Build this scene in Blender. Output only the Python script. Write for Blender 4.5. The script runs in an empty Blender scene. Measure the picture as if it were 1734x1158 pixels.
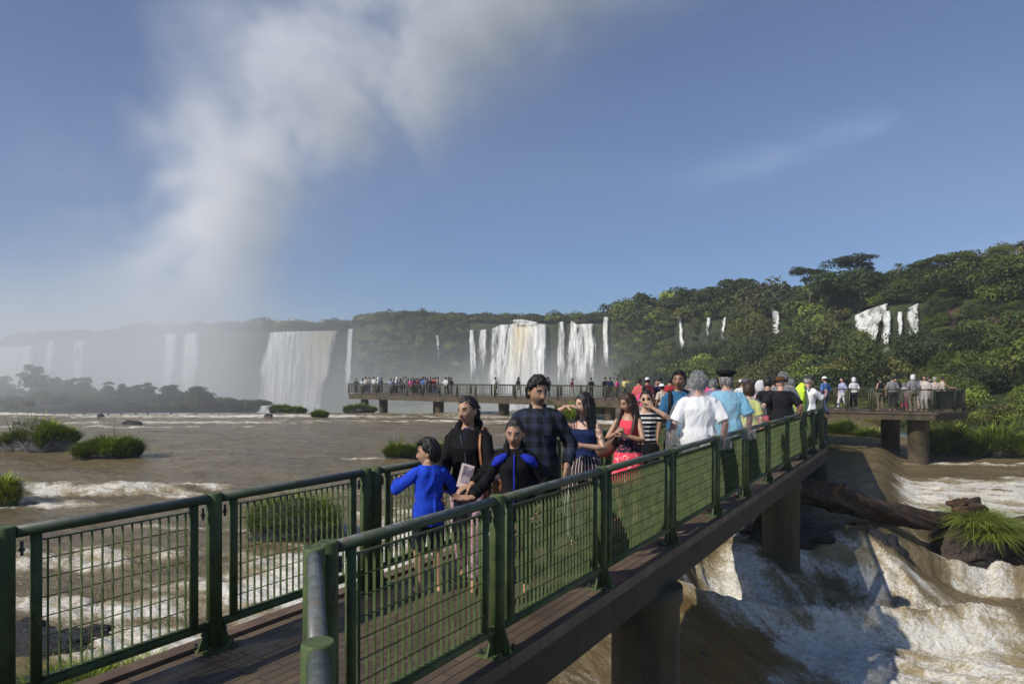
import bpy, bmesh, math, random
import numpy as np
from mathutils import Vector, Matrix
R = math.radians
rng = np.random.default_rng(7)
random.seed(7)
sc = bpy.context.scene
COL = sc.collection
F = 1200.0; CX = 867.0; HY = 637.0; CZ = 1.85      # picture geometry: focal length and horizon in photo pixels, eye height

def at(px, py, Y):
    return Vector(((px-CX)/F*Y, Y, CZ-(py-HY)/F*Y))
def ground(px, py, z=0.0):
    Y = (CZ-z)*F/(py-HY)
    return Vector(((px-CX)/F*Y, Y, z))

# ---------------------------------------------------------------- object helpers
def tag(o, label=None, cat=None, group=None, kind=None):
    if label: o['label'] = label
    if cat: o['category'] = cat
    if group: o['group'] = group
    if kind: o['kind'] = kind
    return o
def empty(name, loc=(0, 0, 0), rz=0.0):
    o = bpy.data.objects.new(name, None); COL.objects.link(o)
    o.location = loc; o.rotation_euler = (0, 0, rz); o.empty_display_size = 0.2
    return o
def link(name, me, mats=None, parent=None, loc=None):
    o = bpy.data.objects.new(name, me); COL.objects.link(o)
    if mats is not None:
        for m in (mats if isinstance(mats, (list, tuple)) else [mats]): me.materials.append(m)
    if parent: o.parent = parent
    if loc is not None: o.location = loc
    return o
def mesh_np(name, V, Fq, smooth=True):
    """V (n,3) float, Fq (m,4) or (m,3) int"""
    V = np.asarray(V, dtype=np.float32); Fq = np.asarray(Fq, dtype=np.int32)
    me = bpy.data.meshes.new(name)
    n = len(Fq); k = Fq.shape[1]
    me.vertices.add(len(V)); me.vertices.foreach_set('co', V.ravel())
    me.loops.add(n*k); me.loops.foreach_set('vertex_index', Fq.ravel())
    me.polygons.add(n)
    me.polygons.foreach_set('loop_start', np.arange(0, n*k, k, dtype=np.int32))
    me.polygons.foreach_set('loop_total', np.full(n, k, dtype=np.int32))
    me.update(calc_edges=True)
    me.polygons.foreach_set('use_smooth', np.full(n, smooth))
    return me
def vattr(me, name, arr):
    arr = np.asarray(arr, dtype=np.float32)
    if arr.ndim == 1:
        a = me.attributes.new(name, 'FLOAT', 'POINT'); a.data.foreach_set('value', arr)
    else:
        if arr.shape[1] == 3: arr = np.hstack([arr, np.ones((len(arr), 1), np.float32)])
        a = me.attributes.new(name, 'FLOAT_COLOR', 'POINT'); a.data.foreach_set('color', arr.ravel())

class MB:
    """collects boxes, bars, tubes and lofts and links them as ONE mesh"""
    def __init__(s): s.v = []; s.f = []; s.sm = []
    def add(s, V, Fs, smooth=False):
        b = len(s.v); s.v.extend([tuple(p) for p in V])
        for f in Fs: s.f.append([b+i for i in f]); s.sm.append(smooth)
    def box(s, c, size, ax=None):
        c = Vector(c); hx, hy, hz = [d/2 for d in size]
        X, Y, Z = ax if ax else (Vector((1,0,0)), Vector((0,1,0)), Vector((0,0,1)))
        P = []
        for sz in (-1, 1):
            for sx, sy in ((-1,-1),(1,-1),(1,1),(-1,1)):
                P.append(c+X*(hx*sx)+Y*(hy*sy)+Z*(hz*sz))
        s.add(P, [(0,3,2,1),(4,5,6,7),(0,1,5,4),(1,2,6,5),(2,3,7,6),(3,0,4,7)])
        return s
    def rings(s, RR, smooth=True, caps=True):
        n = len(RR[0]); b = len(s.v)
        for r in RR: s.v.extend([tuple(p) for p in r])
        for i in range(len(RR)-1):
            for k in range(n):
                k2 = (k+1) % n
                s.f.append([b+i*n+k, b+i*n+k2, b+(i+1)*n+k2, b+(i+1)*n+k]); s.sm.append(smooth)
        if caps:
            s.f.append([b+k for k in reversed(range(n))]); s.sm.append(False)
            s.f.append([b+(len(RR)-1)*n+k for k in range(n)]); s.sm.append(False)
        return s
    def tube(s, pts, rad, n=12, ry=None, up=None, round_ends=False, smooth=True):
        pts = [Vector(p) for p in pts]
        m = len(pts)
        rad = list(rad) if hasattr(rad, '__len__') else [rad]*m
        ry = rad if ry is None else (list(ry) if hasattr(ry, '__len__') else [ry]*m)
        T = []
        for i in range(m):
            a = pts[max(i-1, 0)]; c = pts[min(i+1, m-1)]
            t = (c-a); T.append(t.normalized() if t.length > 1e-9 else Vector((0, 0, 1)))
        u = Vector(up) if up is not None else (Vector((1, 0, 0)) if abs(T[0].x) < 0.9 else Vector((0, 1, 0)))
        RR = []
        def ring(p, t, a, b_, uu):
            w = t.cross(uu).normalized()
            return [p+uu*(a*math.cos(2*math.pi*k/n))+w*(b_*math.sin(2*math.pi*k/n)) for k in range(n)]
        for i in range(m):
            t = T[i]; u = (u-t*u.dot(t))
            u = u.normalized() if u.length > 1e-6 else t.orthogonal().normalized()
            if i == 0 and round_ends:
                for q in (0.2, 0.6):
                    a = math.acos(q) if q < 1 else 0
                    k = math.sin(math.acos(1-q)) if q < 1 else 1
                    RR.append(ring(pts[0]-t*(rad[0]*(1-q)), t, rad[0]*k, ry[0]*k, u))
            RR.append(ring(pts[i], t, rad[i], ry[i], u))
            if i == m-1 and round_ends:
                for q in (0.6, 0.2):
                    k = math.sin(math.acos(1-q))
                    RR.append(ring(pts[i]+t*(rad[i]*(1-q)), t, rad[i]*k, ry[i]*k, u))
        return s.rings(RR, smooth)
    def ellipsoid(s, c, r, nu=16, nv=10, rot=None):
        c = Vector(c); RR = []
        for j in range(nv+1):
            th = math.pi*(j+0.02 if j == 0 else (j-0.02 if j == nv else j))/nv
            RR.append([])
            for k in range(nu):
                ph = 2*math.pi*k/nu
                p = Vector((r[0]*math.sin(th)*math.cos(ph), r[1]*math.sin(th)*math.sin(ph), -r[2]*math.cos(th)))
                if rot is not None: p = rot @ p
                RR[-1].append(c+p)
        return s.rings(RR)
    def mesh(s, name):
        me = bpy.data.meshes.new(name)
        me.from_pydata(s.v, [], s.f)
        me.polygons.foreach_set('use_smooth', s.sm)
        me.update()
        return me
    def build(s, name, m, parent=None, loc=None):
        return link(name, s.mesh(name), m, parent, loc)

# ---------------------------------------------------------------- numpy noise
_P = np.random.default_rng(11).random((256, 256)).astype(np.float32)
def vnoise(x, y):
    xi = np.floor(x).astype(np.int64); yi = np.floor(y).astype(np.int64)
    xf = x-xi; yf = y-yi
    u = xf*xf*(3-2*xf); v = yf*yf*(3-2*yf)
    g = lambda a, b: _P[a & 255, b & 255]
    return ((g(xi, yi)*(1-u)+g(xi+1, yi)*u)*(1-v)+(g(xi, yi+1)*(1-u)+g(xi+1, yi+1)*u)*v)*2-1
def fbm(x, y, o=4, g=0.5, l=2.03):
    a = 1.0; t = 0; s_ = 0
    for i in range(o):
        t = t+a*vnoise(x+17.3*i, y-9.1*i); s_ += a; a *= g; x = x*l; y = y*l
    return t/s_
def sst(a, b, x):
    t = np.clip((x-a)/(b-a), 0, 1); return t*t*(3-2*t)

# ---------------------------------------------------------------- material helpers
class NT:
    def __init__(s, tree): s.t = tree; s.n = tree.nodes; s.l = tree.links
    def node(s, typ, **kw):
        nd = s.n.new(typ)
        for k, v in kw.items(): setattr(nd, k, v)
        return nd
    def link(s, a, b): s.l.new(a, b)
    def val(s, x, sock):
        if x is None: return
        if isinstance(x, bpy.types.NodeSocket): s.l.new(x, sock)
        else: sock.default_value = x
    def math(s, op, a, b=None, c=None, clamp=False):
        nd = s.node('ShaderNodeMath', operation=op); nd.use_clamp = clamp
        s.val(a, nd.inputs[0]); s.val(b, nd.inputs[1]); s.val(c, nd.inputs[2])
        return nd.outputs[0]
    def mix(s, fac, a, b, blend='MIX'):
        nd = s.node('ShaderNodeMix', data_type='RGBA', blend_type=blend)
        s.val(fac, nd.inputs[0])
        for x, i in ((a, 6), (b, 7)):
            if isinstance(x, bpy.types.NodeSocket): s.l.new(x, nd.inputs[i])
            else: nd.inputs[i].default_value = (*x[:3], 1)
        return nd.outputs[2]
    def maprange(s, x, a, b, c=0.0, d=1.0, smooth=True):
        nd = s.node('ShaderNodeMapRange'); nd.interpolation_type = 'SMOOTHSTEP' if smooth else 'LINEAR'
        s.val(x, nd.inputs[0])
        for i, q in enumerate((a, b, c, d)): s.val(q, nd.inputs[i+1])
        return nd.outputs[0]
    def noise(s, vec, scale, detail=3, rough=0.5, dist=0.0, dim='3D'):
        nd = s.node('ShaderNodeTexNoise', noise_dimensions=dim)
        if vec is not None: s.l.new(vec, nd.inputs['Vector'])
        nd.inputs['Scale'].default_value = scale; nd.inputs['Detail'].default_value = detail
        nd.inputs['Roughness'].default_value = rough; nd.inputs['Distortion'].default_value = dist
        return nd.outputs[0]
    def mapping(s, vec, scale=(1, 1, 1), rot=(0, 0, 0), loc=(0, 0, 0)):
        nd = s.node('ShaderNodeMapping'); s.l.new(vec, nd.inputs[0])
        nd.inputs['Scale'].default_value = scale; nd.inputs['Rotation'].default_value = rot; nd.inputs['Location'].default_value = loc
        return nd.outputs[0]
    def sep(s, vec):
        nd = s.node('ShaderNodeSeparateXYZ'); s.l.new(vec, nd.inputs[0]); return nd.outputs
    def comb(s, x, y, z):
        nd = s.node('ShaderNodeCombineXYZ')
        for i, q in enumerate((x, y, z)): s.val(q, nd.inputs[i])
        return nd.outputs[0]
    def attr(s, name):
        nd = s.node('ShaderNodeAttribute'); nd.attribute_name = name; return nd
    def bump(s, h, strength=0.3, dist=0.02):
        nd = s.node('ShaderNodeBump'); nd.inputs['Strength'].default_value = strength
        nd.inputs['Distance'].default_value = dist; s.l.new(h, nd.inputs['Height']); return nd.outputs[0]

def new_mat(name):
    m = bpy.data.materials.new(name); m.use_nodes = True
    t = NT(m.node_tree); b = t.n['Principled BSDF']
    tc = t.node('ShaderNodeTexCoord')
    return m, t, b, tc
MATS = {}
def mat(name, col, rough=0.6, var=0.25, scale=8.0, bump=0.15, bscale=40.0, bdist=0.004, metal=0.0, spec=0.5, col2=None, wear=0.5, stretch=(1, 1, 1)):
    """procedural paint/cloth/wood: base colour broken up by noise, plus a bump"""
    if name in MATS: return MATS[name]
    m, t, b, tc = new_mat(name)
    v = t.mapping(tc.outputs['Object'], stretch)
    n1 = t.noise(v, scale, 4, 0.6)
    c2 = col2 if col2 else tuple(c*(1-var) for c in col)
    c1 = col if col2 else tuple(min(1, c*(1+var*0.6)) for c in col)
    f = t.maprange(n1, 0.5-0.2*wear-0.05, 0.5+0.2*wear+0.05)
    t.link(t.mix(f, c2, c1), b.inputs['Base Color'])
    b.inputs['Roughness'].default_value = rough; b.inputs['Metallic'].default_value = metal
    b.inputs['Specular IOR Level'].default_value = spec
    if bump > 0:
        n2 = t.noise(v, bscale, 3, 0.6)
        t.link(t.bump(n2, bump, bdist), b.inputs['Normal'])
    MATS[name] = m
    return m

# ---------------------------------------------------------------- camera
cam_d = bpy.data.cameras.new('camera'); cam = bpy.data.objects.new('camera', cam_d); COL.objects.link(cam)
cam.location = (0, 0, CZ); cam.rotation_euler = (R(90), 0, 0)
cam_d.sensor_width = 36; cam_d.lens = 36*F/1734.0
cam_d.shift_y = (HY-579.0)/1734.0
cam_d.clip_start = 0.05; cam_d.clip_end = 20000
sc.camera = cam

# ---------------------------------------------------------------- sun, sky
SUN_AZ, SUN_EL = 55.0, 40.0           # shadows fall towards 55 deg right of +Y
w = bpy.data.worlds.new('World'); sc.world = w; w.use_nodes = True
wt = NT(w.node_tree); bg = wt.n['Background']
sky = wt.node('ShaderNodeTexSky'); sky.sky_type = 'NISHITA'; sky.sun_disc = False
sky.sun_elevation = R(SUN_EL); sky.sun_rotation = R(180+SUN_AZ)
sky.altitude = 200; sky.air_density = 1.0; sky.dust_density = 0.3; sky.ozone_density = 3.5
tcw = wt.node('ShaderNodeTexCoord')
sx, sy, sz = wt.sep(tcw.outputs['Generated'])
# thin high cirrus to the right
u = wt.math('DIVIDE', sx, wt.math('MAXIMUM', sy, 0.05)); v = wt.math('DIVIDE', sz, wt.math('MAXIMUM', sy, 0.05))
cv = wt.mapping(wt.comb(u, v, 0.0), (1.0, 3.4, 1), (0, 0, R(-17)))
cn = wt.noise(cv, 2.6, 6, 0.62, 0.7)
du = wt.math('SUBTRACT', u, 0.43); dv = wt.math('SUBTRACT', v, wt.math('ADD', 0.325, wt.math('MULTIPLY', du, 0.27)))
m1 = wt.math('EXPONENT', wt.math('MULTIPLY', wt.math('ADD', wt.math('MULTIPLY', wt.math('MULTIPLY', du, du), 40.0), wt.math('MULTIPLY', wt.math('MULTIPLY', dv, dv), 1800.0)), -1.0))
dv2 = wt.math('SUBTRACT', v, wt.math('ADD', 0.165, wt.math('MULTIPLY', wt.math('SUBTRACT', u, 0.6), 0.06)))
m2 = wt.math('MULTIPLY', wt.math('EXPONENT', wt.math('MULTIPLY', wt.math('MULTIPLY', dv2, dv2), -1500.0)), wt.maprange(u, 0.45, 0.75))
mc = wt.math('MULTIPLY', wt.math('ADD', wt.math('MULTIPLY', m1, 0.55), wt.math('MULTIPLY', m2, 0.5)), wt.maprange(cn, 0.36, 0.7))
mc = wt.math('ADD', mc, wt.math('MULTIPLY', wt.maprange(cn, 0.5, 0.85), 0.05))
skc = wt.mix(mc, sky.outputs[0], (7.0, 7.6, 9.0))
skc = wt.mix(1.0, skc, (0.66, 0.83, 1.12), 'MULTIPLY')
wt.link(skc, bg.inputs[0]); bg.inputs[1].default_value = 0.078
sun_d = bpy.data.lights.new('sun', 'SUN'); sun_o = bpy.data.objects.new('sun', sun_d); COL.objects.link(sun_o)
sun_d.energy = 5.0; sun_d.angle = R(0.53); sun_d.color = (1.0, 0.94, 0.83)
hd = Vector((math.sin(R(SUN_AZ))*math.cos(R(SUN_EL)), math.cos(R(SUN_AZ))*math.cos(R(SUN_EL)), -math.sin(R(SUN_EL))))
sun_o.rotation_euler = hd.to_track_quat('-Z', 'Y').to_euler()
sc.view_settings.view_transform = 'Standard'; sc.view_settings.look = 'None'
sc.view_settings.exposure = 0.0; sc.view_settings.gamma = 1.0; sc.view_settings.use_curve_mapping = False
sc.cycles.volume_bounces = 5; sc.cycles.max_bounces = 8; sc.cycles.transparent_max_bounces = 12
sc.cycles.diffuse_bounces = 2; sc.cycles.glossy_bounces = 2; sc.cycles.transmission_bounces = 4
sc.cycles.volume_max_steps = 256
sc.cycles.use_denoising = True
# ================================================================= walkways and railings
DV = Vector((0.5115, 0.859, 0)).normalized(); NV = Vector((DV.y, -DV.x, 0))     # along the near walkway; to its right
def Lp(s): return Vector((-2.03, 4.83, 0))+DV*s
def Rp(s): return Vector((-0.10, 4.74, 0))+DV*s

def mat_green():
    m, t, b, tc = new_mat('green_rail_paint')
    g = t.node('ShaderNodeNewGeometry'); p = g.outputs['Position']
    n1 = t.noise(p, 7, 5, 0.65); n2 = t.noise(p, 55, 3, 0.6); n3 = t.noise(t.mapping(p, (1, 1, 0.3)), 22, 4, 0.7)
    c = t.mix(t.maprange(n1, 0.35, 0.65), (0.046, 0.072, 0.023), (0.082, 0.114, 0.040))
    c = t.mix(t.maprange(n3, 0.56, 0.68), c, (0.050, 0.040, 0.022))
    c = t.mix(t.maprange(t.noise(p, 16, 5, 0.75, 0.5), 0.66, 0.69), c, (0.10, 0.045, 0.020))     # dirt streaks
    c = t.mix(t.maprange(n2, 0.70, 0.76), c, (0.16, 0.20, 0.10))
    t.link(c, b.inputs['Base Color']); b.inputs['Roughness'].default_value = 0.62; b.inputs['Specular IOR Level'].default_value = 0.35
    t.link(t.bump(n2, 0.25, 0.003), b.inputs['Normal'])
    return m
M_GREEN = mat_green()
M_OLIVE = mat('olive_far_rail', (0.055, 0.058, 0.026), 0.55, var=0.4, scale=2.0)
def mat_worn():
    m, t, b, tc = new_mat('worn_handrail')
    g = t.node('ShaderNodeNewGeometry'); p = g.outputs['Position']
    n1 = t.noise(p, 5, 5, 0.65, 0.6); n2 = t.noise(p, 26, 4, 0.7); n3 = t.noise(p, 9, 4, 0.6, 1.0)
    nz = t.sep(g.outputs['Normal'])[2]
    rub = t.math('MULTIPLY', t.maprange(nz, 0.15, 0.8), t.maprange(n1, 0.30, 0.62))
    c = t.mix(n2, (0.036, 0.058, 0.026), (0.060, 0.085, 0.040))
    w = t.mix(t.maprange(n2, 0.35, 0.65), (0.12, 0.12, 0.13), (0.20, 0.20, 0.20))
    w = t.mix(t.maprange(n3, 0.60, 0.66), w, (0.22, 0.10, 0.06))
    w = t.mix(t.maprange(n3, 0.36, 0.32), w, (0.10, 0.12, 0.26))
    c = t.mix(t.math('MULTIPLY', rub, 0.85), c, w)
    t.link(c, b.inputs['Base Color'])
    t.link(t.maprange(rub, 0, 1, 0.55, 0.38), b.inputs['Roughness'])
    t.link(t.bump(n2, 0.25, 0.003), b.inputs['Normal'])
    return m
M_WORN = mat_worn()
def mat_deck():
    m, t, b, tc = new_mat('brown_paver_deck')
    g = t.node('ShaderNodeNewGeometry'); p = g.outputs['Position']
    v = t.mapping(p, (1, 1, 1), (0, 0, -math.atan2(DV.y, DV.x)))
    br = t.node('ShaderNodeTexBrick'); t.link(v, br.inputs['Vector'])
    br.inputs['Scale'].default_value = 1.0; br.inputs['Brick Width'].default_value = 0.42; br.inputs['Row Height'].default_value = 0.085
    br.inputs['Mortar Size'].default_value = 0.006; br.inputs['Mortar Smooth'].default_value = 0.3; br.inputs['Bias'].default_value = 0
    br.inputs['Color1'].default_value = (0.088, 0.062, 0.038, 1); br.inputs['Color2'].default_value = (0.130, 0.094, 0.058, 1); br.inputs['Mortar'].default_value = (0.018, 0.013, 0.010, 1)
    n1 = t.noise(p, 2.5, 5, 0.6); n2 = t.noise(p, 60, 3, 0.7); n3 = t.noise(p, 160, 2, 0.6)
    c = t.mix(t.maprange(n1, 0.35, 0.7), br.outputs[0], t.mix(0.5, br.outputs[0], (0.05, 0.035, 0.026)))
    c = t.mix(t.math('MULTIPLY', t.maprange(n2, 0.62, 0.72), 0.6), c, (0.20, 0.15, 0.11))
    t.link(c, b.inputs['Base Color'])
    t.link(t.maprange(n1, 0.4, 0.65, 0.75, 0.45), b.inputs['Roughness'])
    h = t.math('SUBTRACT', t.math('MULTIPLY', n3, 0.5), br.outputs['Fac'])
    t.link(t.bump(h, 0.5, 0.006), b.inputs['Normal'])
    return m
M_DECK = mat_deck()
def mat_concrete(name, c1, c2, c3):
    m, t, b, tc = new_mat(name)
    g = t.node('ShaderNodeNewGeometry'); p = g.outputs['Position']
    n1 = t.noise(t.mapping(p, (1, 1, 0.25)), 3.0, 6, 0.65, 0.4); n2 = t.noise(p, 30, 4, 0.7); n3 = t.noise(p, 1.2, 4, 0.5)
    c = t.mix(t.maprange(n1, 0.35, 0.65), c1, c2)
    c = t.mix(t.maprange(n3, 0.52, 0.68), c, c3)
    c = t.mix(t.math('MULTIPLY', n2, 0.3), c, (0.02, 0.02, 0.015))
    t.link(c, b.inputs['Base Color']); b.inputs['Roughness'].default_value = 0.85
    t.link(t.bump(n2, 0.6, 0.01), b.inputs['Normal'])
    return m
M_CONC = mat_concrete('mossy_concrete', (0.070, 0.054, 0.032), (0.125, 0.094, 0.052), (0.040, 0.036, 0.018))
M_BEAM = mat_concrete('dark_brown_beam', (0.040, 0.029, 0.017), (0.062, 0.045, 0.026), (0.024, 0.020, 0.010))  # beam concrete in darker browns than the pillars
M_BOLT = mat('bolt_steel', (0.10, 0.10, 0.09), 0.45, metal=0.6)

def poly_slab(pts, z0, z1, name, m, parent):
    bm = bmesh.new()
    vs = [bm.verts.new((p[0], p[1], z1)) for p in pts]
    f = bm.faces.new(vs)
    bmesh.ops.recalc_face_normals(bm, faces=[f])
    if f.normal.z < 0: f.normal_flip()
    r = bmesh.ops.extrude_face_region(bm, geom=[f])
    ev = [g for g in r['geom'] if isinstance(g, bmesh.types.BMVert)]
    # the extruded copy stays on top, the first ring goes down
    for v_ in vs: v_.co.z = z0
    bmesh.ops.recalc_face_normals(bm, faces=bm.faces[:])
    me = bpy.data.meshes.new(name); bm.to_mesh(me); bm.free()
    return link(name, me, m, parent)

def offset_line(pts, d):
    """offset an open polyline to its right by d"""
    out = []
    for i, p in enumerate(pts):
        a = (pts[i]-pts[i-1]).normalized() if i > 0 else None
        c = (pts[i+1]-pts[i]).normalized() if i < len(pts)-1 else None
        t_ = ((a or c)+(c or a)).normalized()
        n = Vector((t_.y, -t_.x, 0))
        k = 1.0/max(0.5, n.dot(Vector(((a or c).y, -(a or c).x, 0))))
        out.append(p+n*d*k)
    return out

# --- one railing = posts + handrail + panels(> slats)
def railing(name, P, z0, label, side=1, h=1.056, detail=2, cat='railing', group=None, extra=None, slat_gap=0.06):
    """P: post positions; side = +1 when the outer side lies to the right of the direction of travel"""
    root = empty(name, (P[0].x, P[0].y, z0)); tag(root, label, cat, group)
    M_G = M_GREEN if detail == 2 else M_OLIVE
    o = Vector((P[0].x, P[0].y, z0))
    n = len(P)
    hb = MB()
    for i in range(n-1):
        a = P[i]-P[0]; c = P[i+1]-P[0]; d = (c-a).normalized()
        top = Vector((0, 0, h-0.036))
        e = 0.048 if detail == 2 else 0.0
        hb.tube([a+d*e+top, c-d*e+top], 0.033, 12 if detail == 2 else 8)
        if detail == 2:
            for q in (a+d*0.075, c-d*0.075):
                hb.tube([q+top+Vector((0, 0, -0.012)), q+top+Vector((0, 0, 0.0))], 0.037, 10)
    hb.build('handrail', M_WORN if detail == 2 else M_OLIVE, root)
    for i in range(n):
        c = P[i]-P[0]
        d = (P[min(i+1, n-1)]-P[max(i-1, 0)]).normalized(); nn = Vector((d.y, -d.x, 0))*side
        mb = MB()
        mb.tube([c+Vector((0, 0, 0.012)), c+Vector((0, 0, h-0.006)), c+Vector((0, 0, h+0.002))], [0.051, 0.051, 0.046], 20 if detail == 2 else 8)
        mb.box(c+Vector((0, 0, 0.007)), (0.24, 0.20, 0.014), (d, nn, Vector((0, 0, 1))))
        if detail >= 1:
            # gusset brace on the outer side and two along the rail
            for (q, L_) in ((nn, 0.10), (d, 0.11), (-d, 0.11)):
                w_ = Vector((-q.y, q.x, 0))
                a = c+q*0.05; t_ = 0.006
                V = [a+w_*t_+Vector((0, 0, 0.013)), a+q*(L_-0.03)+w_*t_+Vector((0, 0, 0.013)), a+w_*t_+Vector((0, 0, 0.20)),
                     a-w_*t_+Vector((0, 0, 0.013)), a+q*(L_-0.03)-w_*t_+Vector((0, 0, 0.013)), a-w_*t_+Vector((0, 0, 0.20))]
                mb.add(V, [(0, 1, 2), (3, 5, 4), (0, 3, 4, 1), (1, 4, 5, 2), (0, 2, 5, 3)])
        po = mb.build('post', M_G, root)
        if detail == 2:
            bolts = []
            for a1 in (-0.09, 0.09):
                for a2 in (-0.075, 0.075):
                    q = c+d*a1+nn*a2
                    bb = MB(); bb.tube([q+Vector((0, 0, z_)) for z_ in (0.0142, 0.030, 0.0301, 0.05)], [0.017, 0.017, 0.010, 0.010], 6, smooth=False); bolts.append(bb)
            for zz in (0.13, h-0.12):
                for sg in (-1, 1):
                    q = c+d*(0.085*sg)+Vector((0, 0, zz))
                    bb = MB(); bb.tube([q+Vector((0, 0, z_)) for z_ in (-0.05, -0.025, -0.0249, -0.008, -0.0079, 0.03)], [0.009, 0.009, 0.016, 0.016, 0.009, 0.009], 6, smooth=False); bolts.append(bb)
            for bb in bolts: bb.build('bolt', M_BOLT, po)
    for i in range(n-1):
        a = P[i]-P[0]; c = P[i+1]-P[0]; d = (c-a).normalized(); Ln = (c-a).length
        if Ln < 0.35: continue
        nn = Vector((d.y, -d.x, 0))*side
        g = 0.155 if detail == 2 else 0.10
        a2 = a+d*g; c2 = c-d*g
        fr = MB(); k = 12 if detail == 2 else 6
        zb = 0.165
        for q in (a2, c2):
            fr.tube([q+Vector((0, 0, zb)), q+Vector((0, 0, h-0.065))], 0.029, k)
        fr.tube([a+d*0.057+Vector((0, 0, zb)), c-d*0.057+Vector((0, 0, zb))], 0.029, k)
        pf = fr.build('panel_frame', M_G, root)
        sl = MB()
        up = Vector((0, 0, 1))
        z1 = h-0.105; z2 = zb+0.036
        m_ = max(2, int(round((c2-a2).length/slat_gap)))
        if detail == 2: dep, th = 0.019, 0.004
        elif detail == 1: dep, th = 0.030, 0.008
        else: dep, th = 0.03, 0.02
        for j in range(1, m_):
            q = a2+(c2-a2)*(j/m_)
            sl.box(q+Vector((0, 0, (z1+z2)/2)), (th, dep, z1-z2), (d, nn, up))
        mid = (a2+c2)/2; L2 = (c2-a2).length-0.06
        sl.box(mid+Vector((0, 0, z1+0.003)), (L2, 0.034, 0.006), (d, nn, up))
        sl.box(mid+Vector((0, 0, z2-0.003)), (L2, 0.036, 0.006), (d, nn, up))
        if detail == 2:
            for j in range(1, 7):
                zz = z2+(z1-z2)*j/7
                sl.box(mid+nn*0.0175+Vector((0, 0, zz)), (L2, 0.005, 0.006), (d, nn, up))
        sl.build('slats', M_G, pf)
    return root

def ext_line(P, step):
    out = [P[0]]
    for a, c in zip(P[:-1], P[1:]):
        L_ = (c-a).length; k = max(1, int(round(L_/step)))
        for j in range(1, k+1): out.append(a+(c-a)*(j/k))
    return out

# near walkway
fb = empty('footbridge', (0, 6, 0)); tag(fb, 'brown paved footbridge crossing the rapids in front of the camera, on concrete pillars', 'footbridge')
off = -Vector((0, 6, 0))
Redge = [Vector((-0.9, -1.0, 0)), Vector((-0.45, 2.0, 0)), Rp(-2.2)+NV*0.12, Rp(16.0)+NV*0.12, Vector((13.75, 31.0, 0)), Vector((14.2, 35.9, 0))]
Ledge = [Vector((-3.8, -1.0, 0)), Lp(-3.6)-NV*0.18, Lp(9.75)-NV*0.18, Lp(14.5)-NV*0.18, Vector((6.0, 27.5, 0)), Vector((5.0, 33.6, 0)), Vector((9.0, 42.5, 0)), Vector((11.5, 42.5, 0))]
poly = [p+off for p in Redge]+[p+off for p in reversed(Ledge)]
poly_slab(poly, -0.09, 0.0, 'deck', M_DECK, fb)
def beam_strip(P, d, z0, z1, name, parent, o_, m=M_BEAM, w_=0.30):
    A = offset_line(P, -d); B = offset_line(P, -d-w_)
    mb = MB()
    RR = []
    for a, c in zip(A, B):
        a = a+o_; c = c+o_
        RR.append([a+Vector((0, 0, z0)), a+Vector((0, 0, z1)), c+Vector((0, 0, z1)), c+Vector((0, 0, z0))])
    mb.rings(RR, smooth=False)
    return mb.build(name, m, parent)
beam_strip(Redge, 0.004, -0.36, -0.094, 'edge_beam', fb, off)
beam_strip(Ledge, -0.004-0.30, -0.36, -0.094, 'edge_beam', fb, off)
# raised kerb strip along the left edge (first row of pavers)
M_KERB = mat('kerb_paver', (0.13, 0.085, 0.055), 0.8, var=0.35, scale=3, bscale=50, bump=0.5)
A = [p+off for p in offset_line(Ledge[1:4], 0.003)]; B = [p+off for p in offset_line(Ledge[1:4], 0.13)]
mb = MB(); mb.rings([[a+Vector((0, 0, 0.001)), a+Vector((0, 0, 0.028)), c+Vector((0, 0, 0.028)), c+Vector((0, 0, 0.001))] for a, c in zip(A, B)], smooth=False)
mb.build('kerb', M_KERB, fb)
def pillar(parent, o_, x, y, zt, zb, r0, r1, n=28):
    mb = MB(); c = Vector((x, y, 0))+o_
    zs = [zt, zt-0.16, zt-0.17, (zt+zb)/2, zb]; rs = [r1, r1, r0, r0, r0*1.04]
    mb.tube([c+Vector((0, 0, z)) for z in reversed(zs)], list(reversed(rs)), n, up=(1, 0, 0))
    return mb.build('pillar', M_CONC, parent)
def mid(s): return (Lp(s)+Rp(s))/2
for (x, y, r_) in ((1.42, 7.55, 0.36), (0.0-1.2, 2.5, 0.36), (5.65, 14.9, 0.38), (9.6, 22.5, 0.38), (10.5, 30.0, 0.4), (6.4, 33.5, 0.4), (13.0, 38.5, 0.4)):
    pillar(fb, off, x, y, -0.36, -4.2, r_, r_+0.03)
# cross heads under the deck
for (x, y, r_) in ((1.42, 7.55, 0.36), (5.65, 14.9, 0.38), (9.6, 22.5, 0.38)):
    mb = MB(); mb.box(Vector((x, y, -0.23))+off-NV*0.42, (0.6, 1.0, 0.25), (DV, NV, Vector((0, 0, 1)))); mb.build('cross_head', M_BEAM, fb)

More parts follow.
